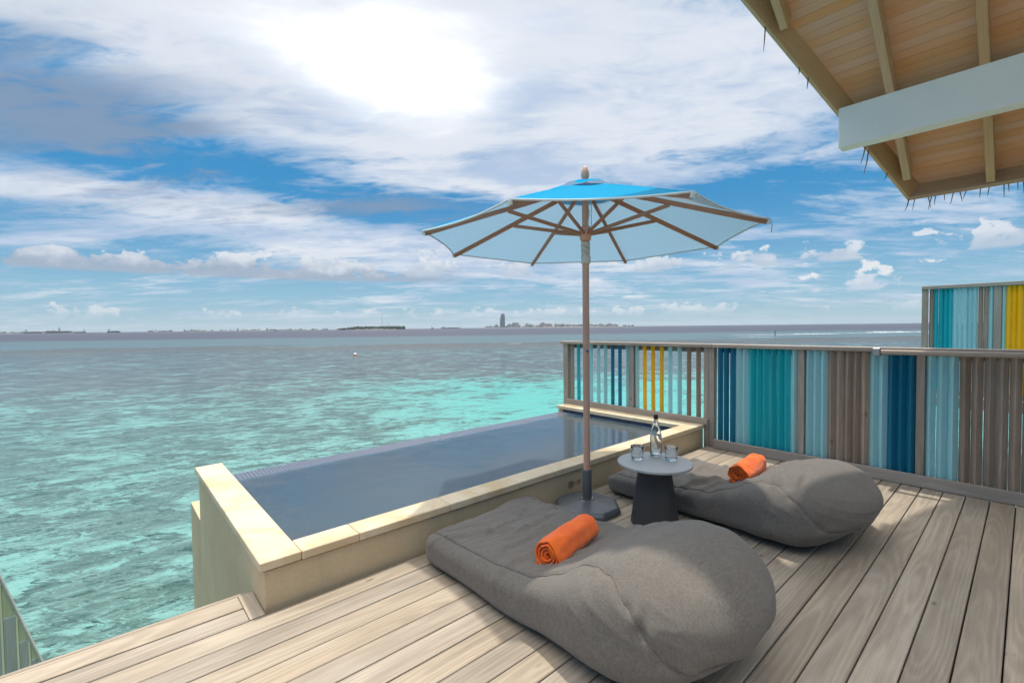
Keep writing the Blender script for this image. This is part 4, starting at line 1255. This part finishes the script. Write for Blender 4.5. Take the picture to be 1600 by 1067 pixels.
    for y in ysv:
        for j in range(nt_):
            vs.append(surf(y, 2 * math.pi * j / nt_))
    fs = [(i * nt_ + j, i * nt_ + (j + 1) % nt_, (i + 1) * nt_ + (j + 1) % nt_, (i + 1) * nt_ + j) for i in range(ny) for j in range(nt_)]
    ca_ = len(vs); vs.append(sum(vs[:nt_], Vector()) / nt_); cb_ = len(vs); vs.append(sum(vs[ny * nt_:(ny + 1) * nt_], Vector()) / nt_)
    fs += [(ca_, (j + 1) % nt_, j) for j in range(nt_)] + [(cb_, ny * nt_ + j, ny * nt_ + (j + 1) % nt_) for j in range(nt_)]
    body = MB().add(vs, fs).obj('cushion', M['bag'], root, True)
    for sgn in (1, -1):
        pts = []
        for i in range(160):
            y = 0.06 + (L - 0.16) * i / 159
            t = lerp_tab(P['seam'], y); t = t if sgn > 0 else math.pi - t
            p = surf(y, t % (2 * math.pi)); pts.append(p + Vector((sgn * 0.001, 0, 0.0012)))
        MB().tube(pts, 0.0014, 5).obj('seam', M['seam'], body, True)
    return root, surf

# bag axes: local +y runs from the foot (by the pool) to the head (towards the camera), local x to the world -x
common = dict(L=1.78, foot_r=0.09, head_r=0.40, hp=0.44,
    w=[(0, 0.42), (0.1, 0.45), (0.6, 0.455), (1.0, 0.45), (1.3, 0.475), (1.55, 0.47), (1.78, 0.42)],
    zt=[(0, 0.19), (0.12, 0.215), (0.6, 0.235), (0.88, 0.27), (1.04, 0.345), (1.20, 0.44), (1.36, 0.50), (1.50, 0.52), (1.64, 0.515), (1.78, 0.46)],
    zb=[(0, 0.03), (0.08, 0.0), (1.36, -0.004), (1.5, 0.0), (1.78, 0.12)],
    n=[(0, 4.2), (0.9, 4.0), (1.15, 3.3), (1.45, 2.9), (1.78, 2.6)],
    seam=[(0, 0.75), (0.6, 0.78), (0.98, 0.80), (1.10, 0.98), (1.22, 1.02), (1.34, 0.82), (1.46, 0.45), (1.58, 0.0), (1.68, -0.45), (1.78, -1.1)],
    slant=2.4, creases=[], mid=0.46)
P1 = dict(common); P1['zt'] = [(a, b_ * 0.94) for a, b_ in common['zt']]; P1['creases'] = [(0.05, 0.30, 0.35, 0.22, 0.018, 0.011), (-0.12, 0.42, 0.25, 0.2, 0.022, 0.010), (0.15, 0.55, 0.2, 0.18, 0.016, 0.009), (0.2, 0.8, 0.1, 0.16, 0.02, 0.008), (0.22, 0.92, -0.05, 0.16, 0.018, 0.008)]
P1['dents'] = [(0.02, 0.86, 0.22, 0.22, 0.022)]
bag1, s1f = make_bag('beanbag', (1.835, 2.425, 0), math.pi, 'grey brown fabric beanbag lounger nearest the camera with an orange towel', P1, 1)
P2 = dict(common); P2['slant'] = -1.6
P2['w'] = [(0, 0.43), (0.1, 0.46), (0.6, 0.46), (1.0, 0.46), (1.3, 0.535), (1.55, 0.555), (1.78, 0.49)]
P2['zt'] = [(a, b_ * 0.86) for a, b_ in common['zt']]
P2['creases'] = [(0.25, 0.72, -0.25, 0.22, 0.025, 0.016), (0.22, 0.86, -0.15, 0.25, 0.02, 0.014), (0.12, 0.5, 0.2, 0.2, 0.02, 0.010), (0.25, 1.28, 0.5, 0.16, 0.02, 0.016), (0.32, 1.42, 0.3, 0.14, 0.02, 0.014)]
P2['dents'] = [(0.0, 0.98, 0.24, 0.25, 0.022)]
bag2, s2f = make_bag('beanbag', (3.575, 2.385, 0), math.pi, 'grey brown fabric beanbag lounger in front of the blue fence beyond the table', P2, 2)

# ------------------------------------------------------------------ rolled towels
def make_towel(loc, rz, label, seed, L=0.42, R1=0.078, tilt=0.0):
    root = empty('rolled_towel', loc, rz); root.rotation_euler = (0, tilt, rz); tag(root, label, 'towel', 'rolled towels')
    rng = random.Random(seed)
    turns, th = 4.2, 0.0125
    n, m = 190, 34
    r_in = R1 - turns * 0.0165
    def pt(s, x, o):
        a = s * turns * 2 * math.pi
        r_ = r_in + (R1 - r_in) * s + o
        r_ += 0.012 * noise.noise(Vector((math.cos(a) * 1.5 + seed, math.sin(a) * 1.5, x * 5.0))) * s + 0.0035 * noise.noise(Vector((math.cos(a) * 4 + seed, math.sin(a) * 5, x * 22.0)))
        # pleats running round and along
        r_ += 0.0025 * s * math.sin(x * 60 + 2.5 * math.sin(a + seed))* max(0, noise.noise(Vector((a, x * 8, seed))))
        y = r_ * math.cos(a + P0); z = r_ * math.sin(a + P0)
        z = z if z > -R1 * 0.86 else -R1 * 0.86 + (z + R1 * 0.86) * 0.3
        return Vector((x, y, z + R1 * 0.86))
    P0 = -1.9
    vs = []
    for i in range(n + 1):
        s = i / n
        e0_ = -L / 2 + 0.012 * noise.noise(Vector((s * 9, seed, 0))) + 0.012 * (1 - s)
        e1_ = L / 2 + 0.012 * noise.noise(Vector((s * 9, seed, 5))) - 0.012 * (1 - s)
        for o in (th / 2 * -1, th / 2):
            for j in range(m + 1):
                f = j / m
                x = e0_ + (e1_ - e0_) * f
                endr = 1.0 - 0.55 * max(0.0, 1 - min(f, 1 - f) * L / 0.010) ** 2
                vs.append(pt(s, x, o * endr))
    w_ = m + 1
    fs = []
    for i in range(n):
        a, b_ = i * 2 * w_, (i + 1) * 2 * w_
        for j in range(m):
            fs.append((a + j, a + j + 1, b_ + j + 1, b_ + j)); fs.append((a + w_ + j, b_ + w_ + j, b_ + w_ + j + 1, a + w_ + j + 1))
        fs.append((a, b_, b_ + w_, a + w_)); fs.append((a + m, a + w_ + m, b_ + w_ + m, b_ + m))
    for a in (0, n * 2 * w_):
        for j in range(m): fs.append((a + j, a + w_ + j, a + w_ + j + 1, a + j + 1))
    me = MB().add(vs, fs).mesh('roll', 60)
    link('roll', me, M['towel'], root)
make_towel((1.765, 1.575, 0.228), R(12), 'rolled orange towel on the nearest beanbag', 2, 0.42, 0.078)
make_towel((3.60, 1.40, 0.25), R(4), 'rolled orange towel on the far beanbag beside the table', 5, 0.44, 0.078)
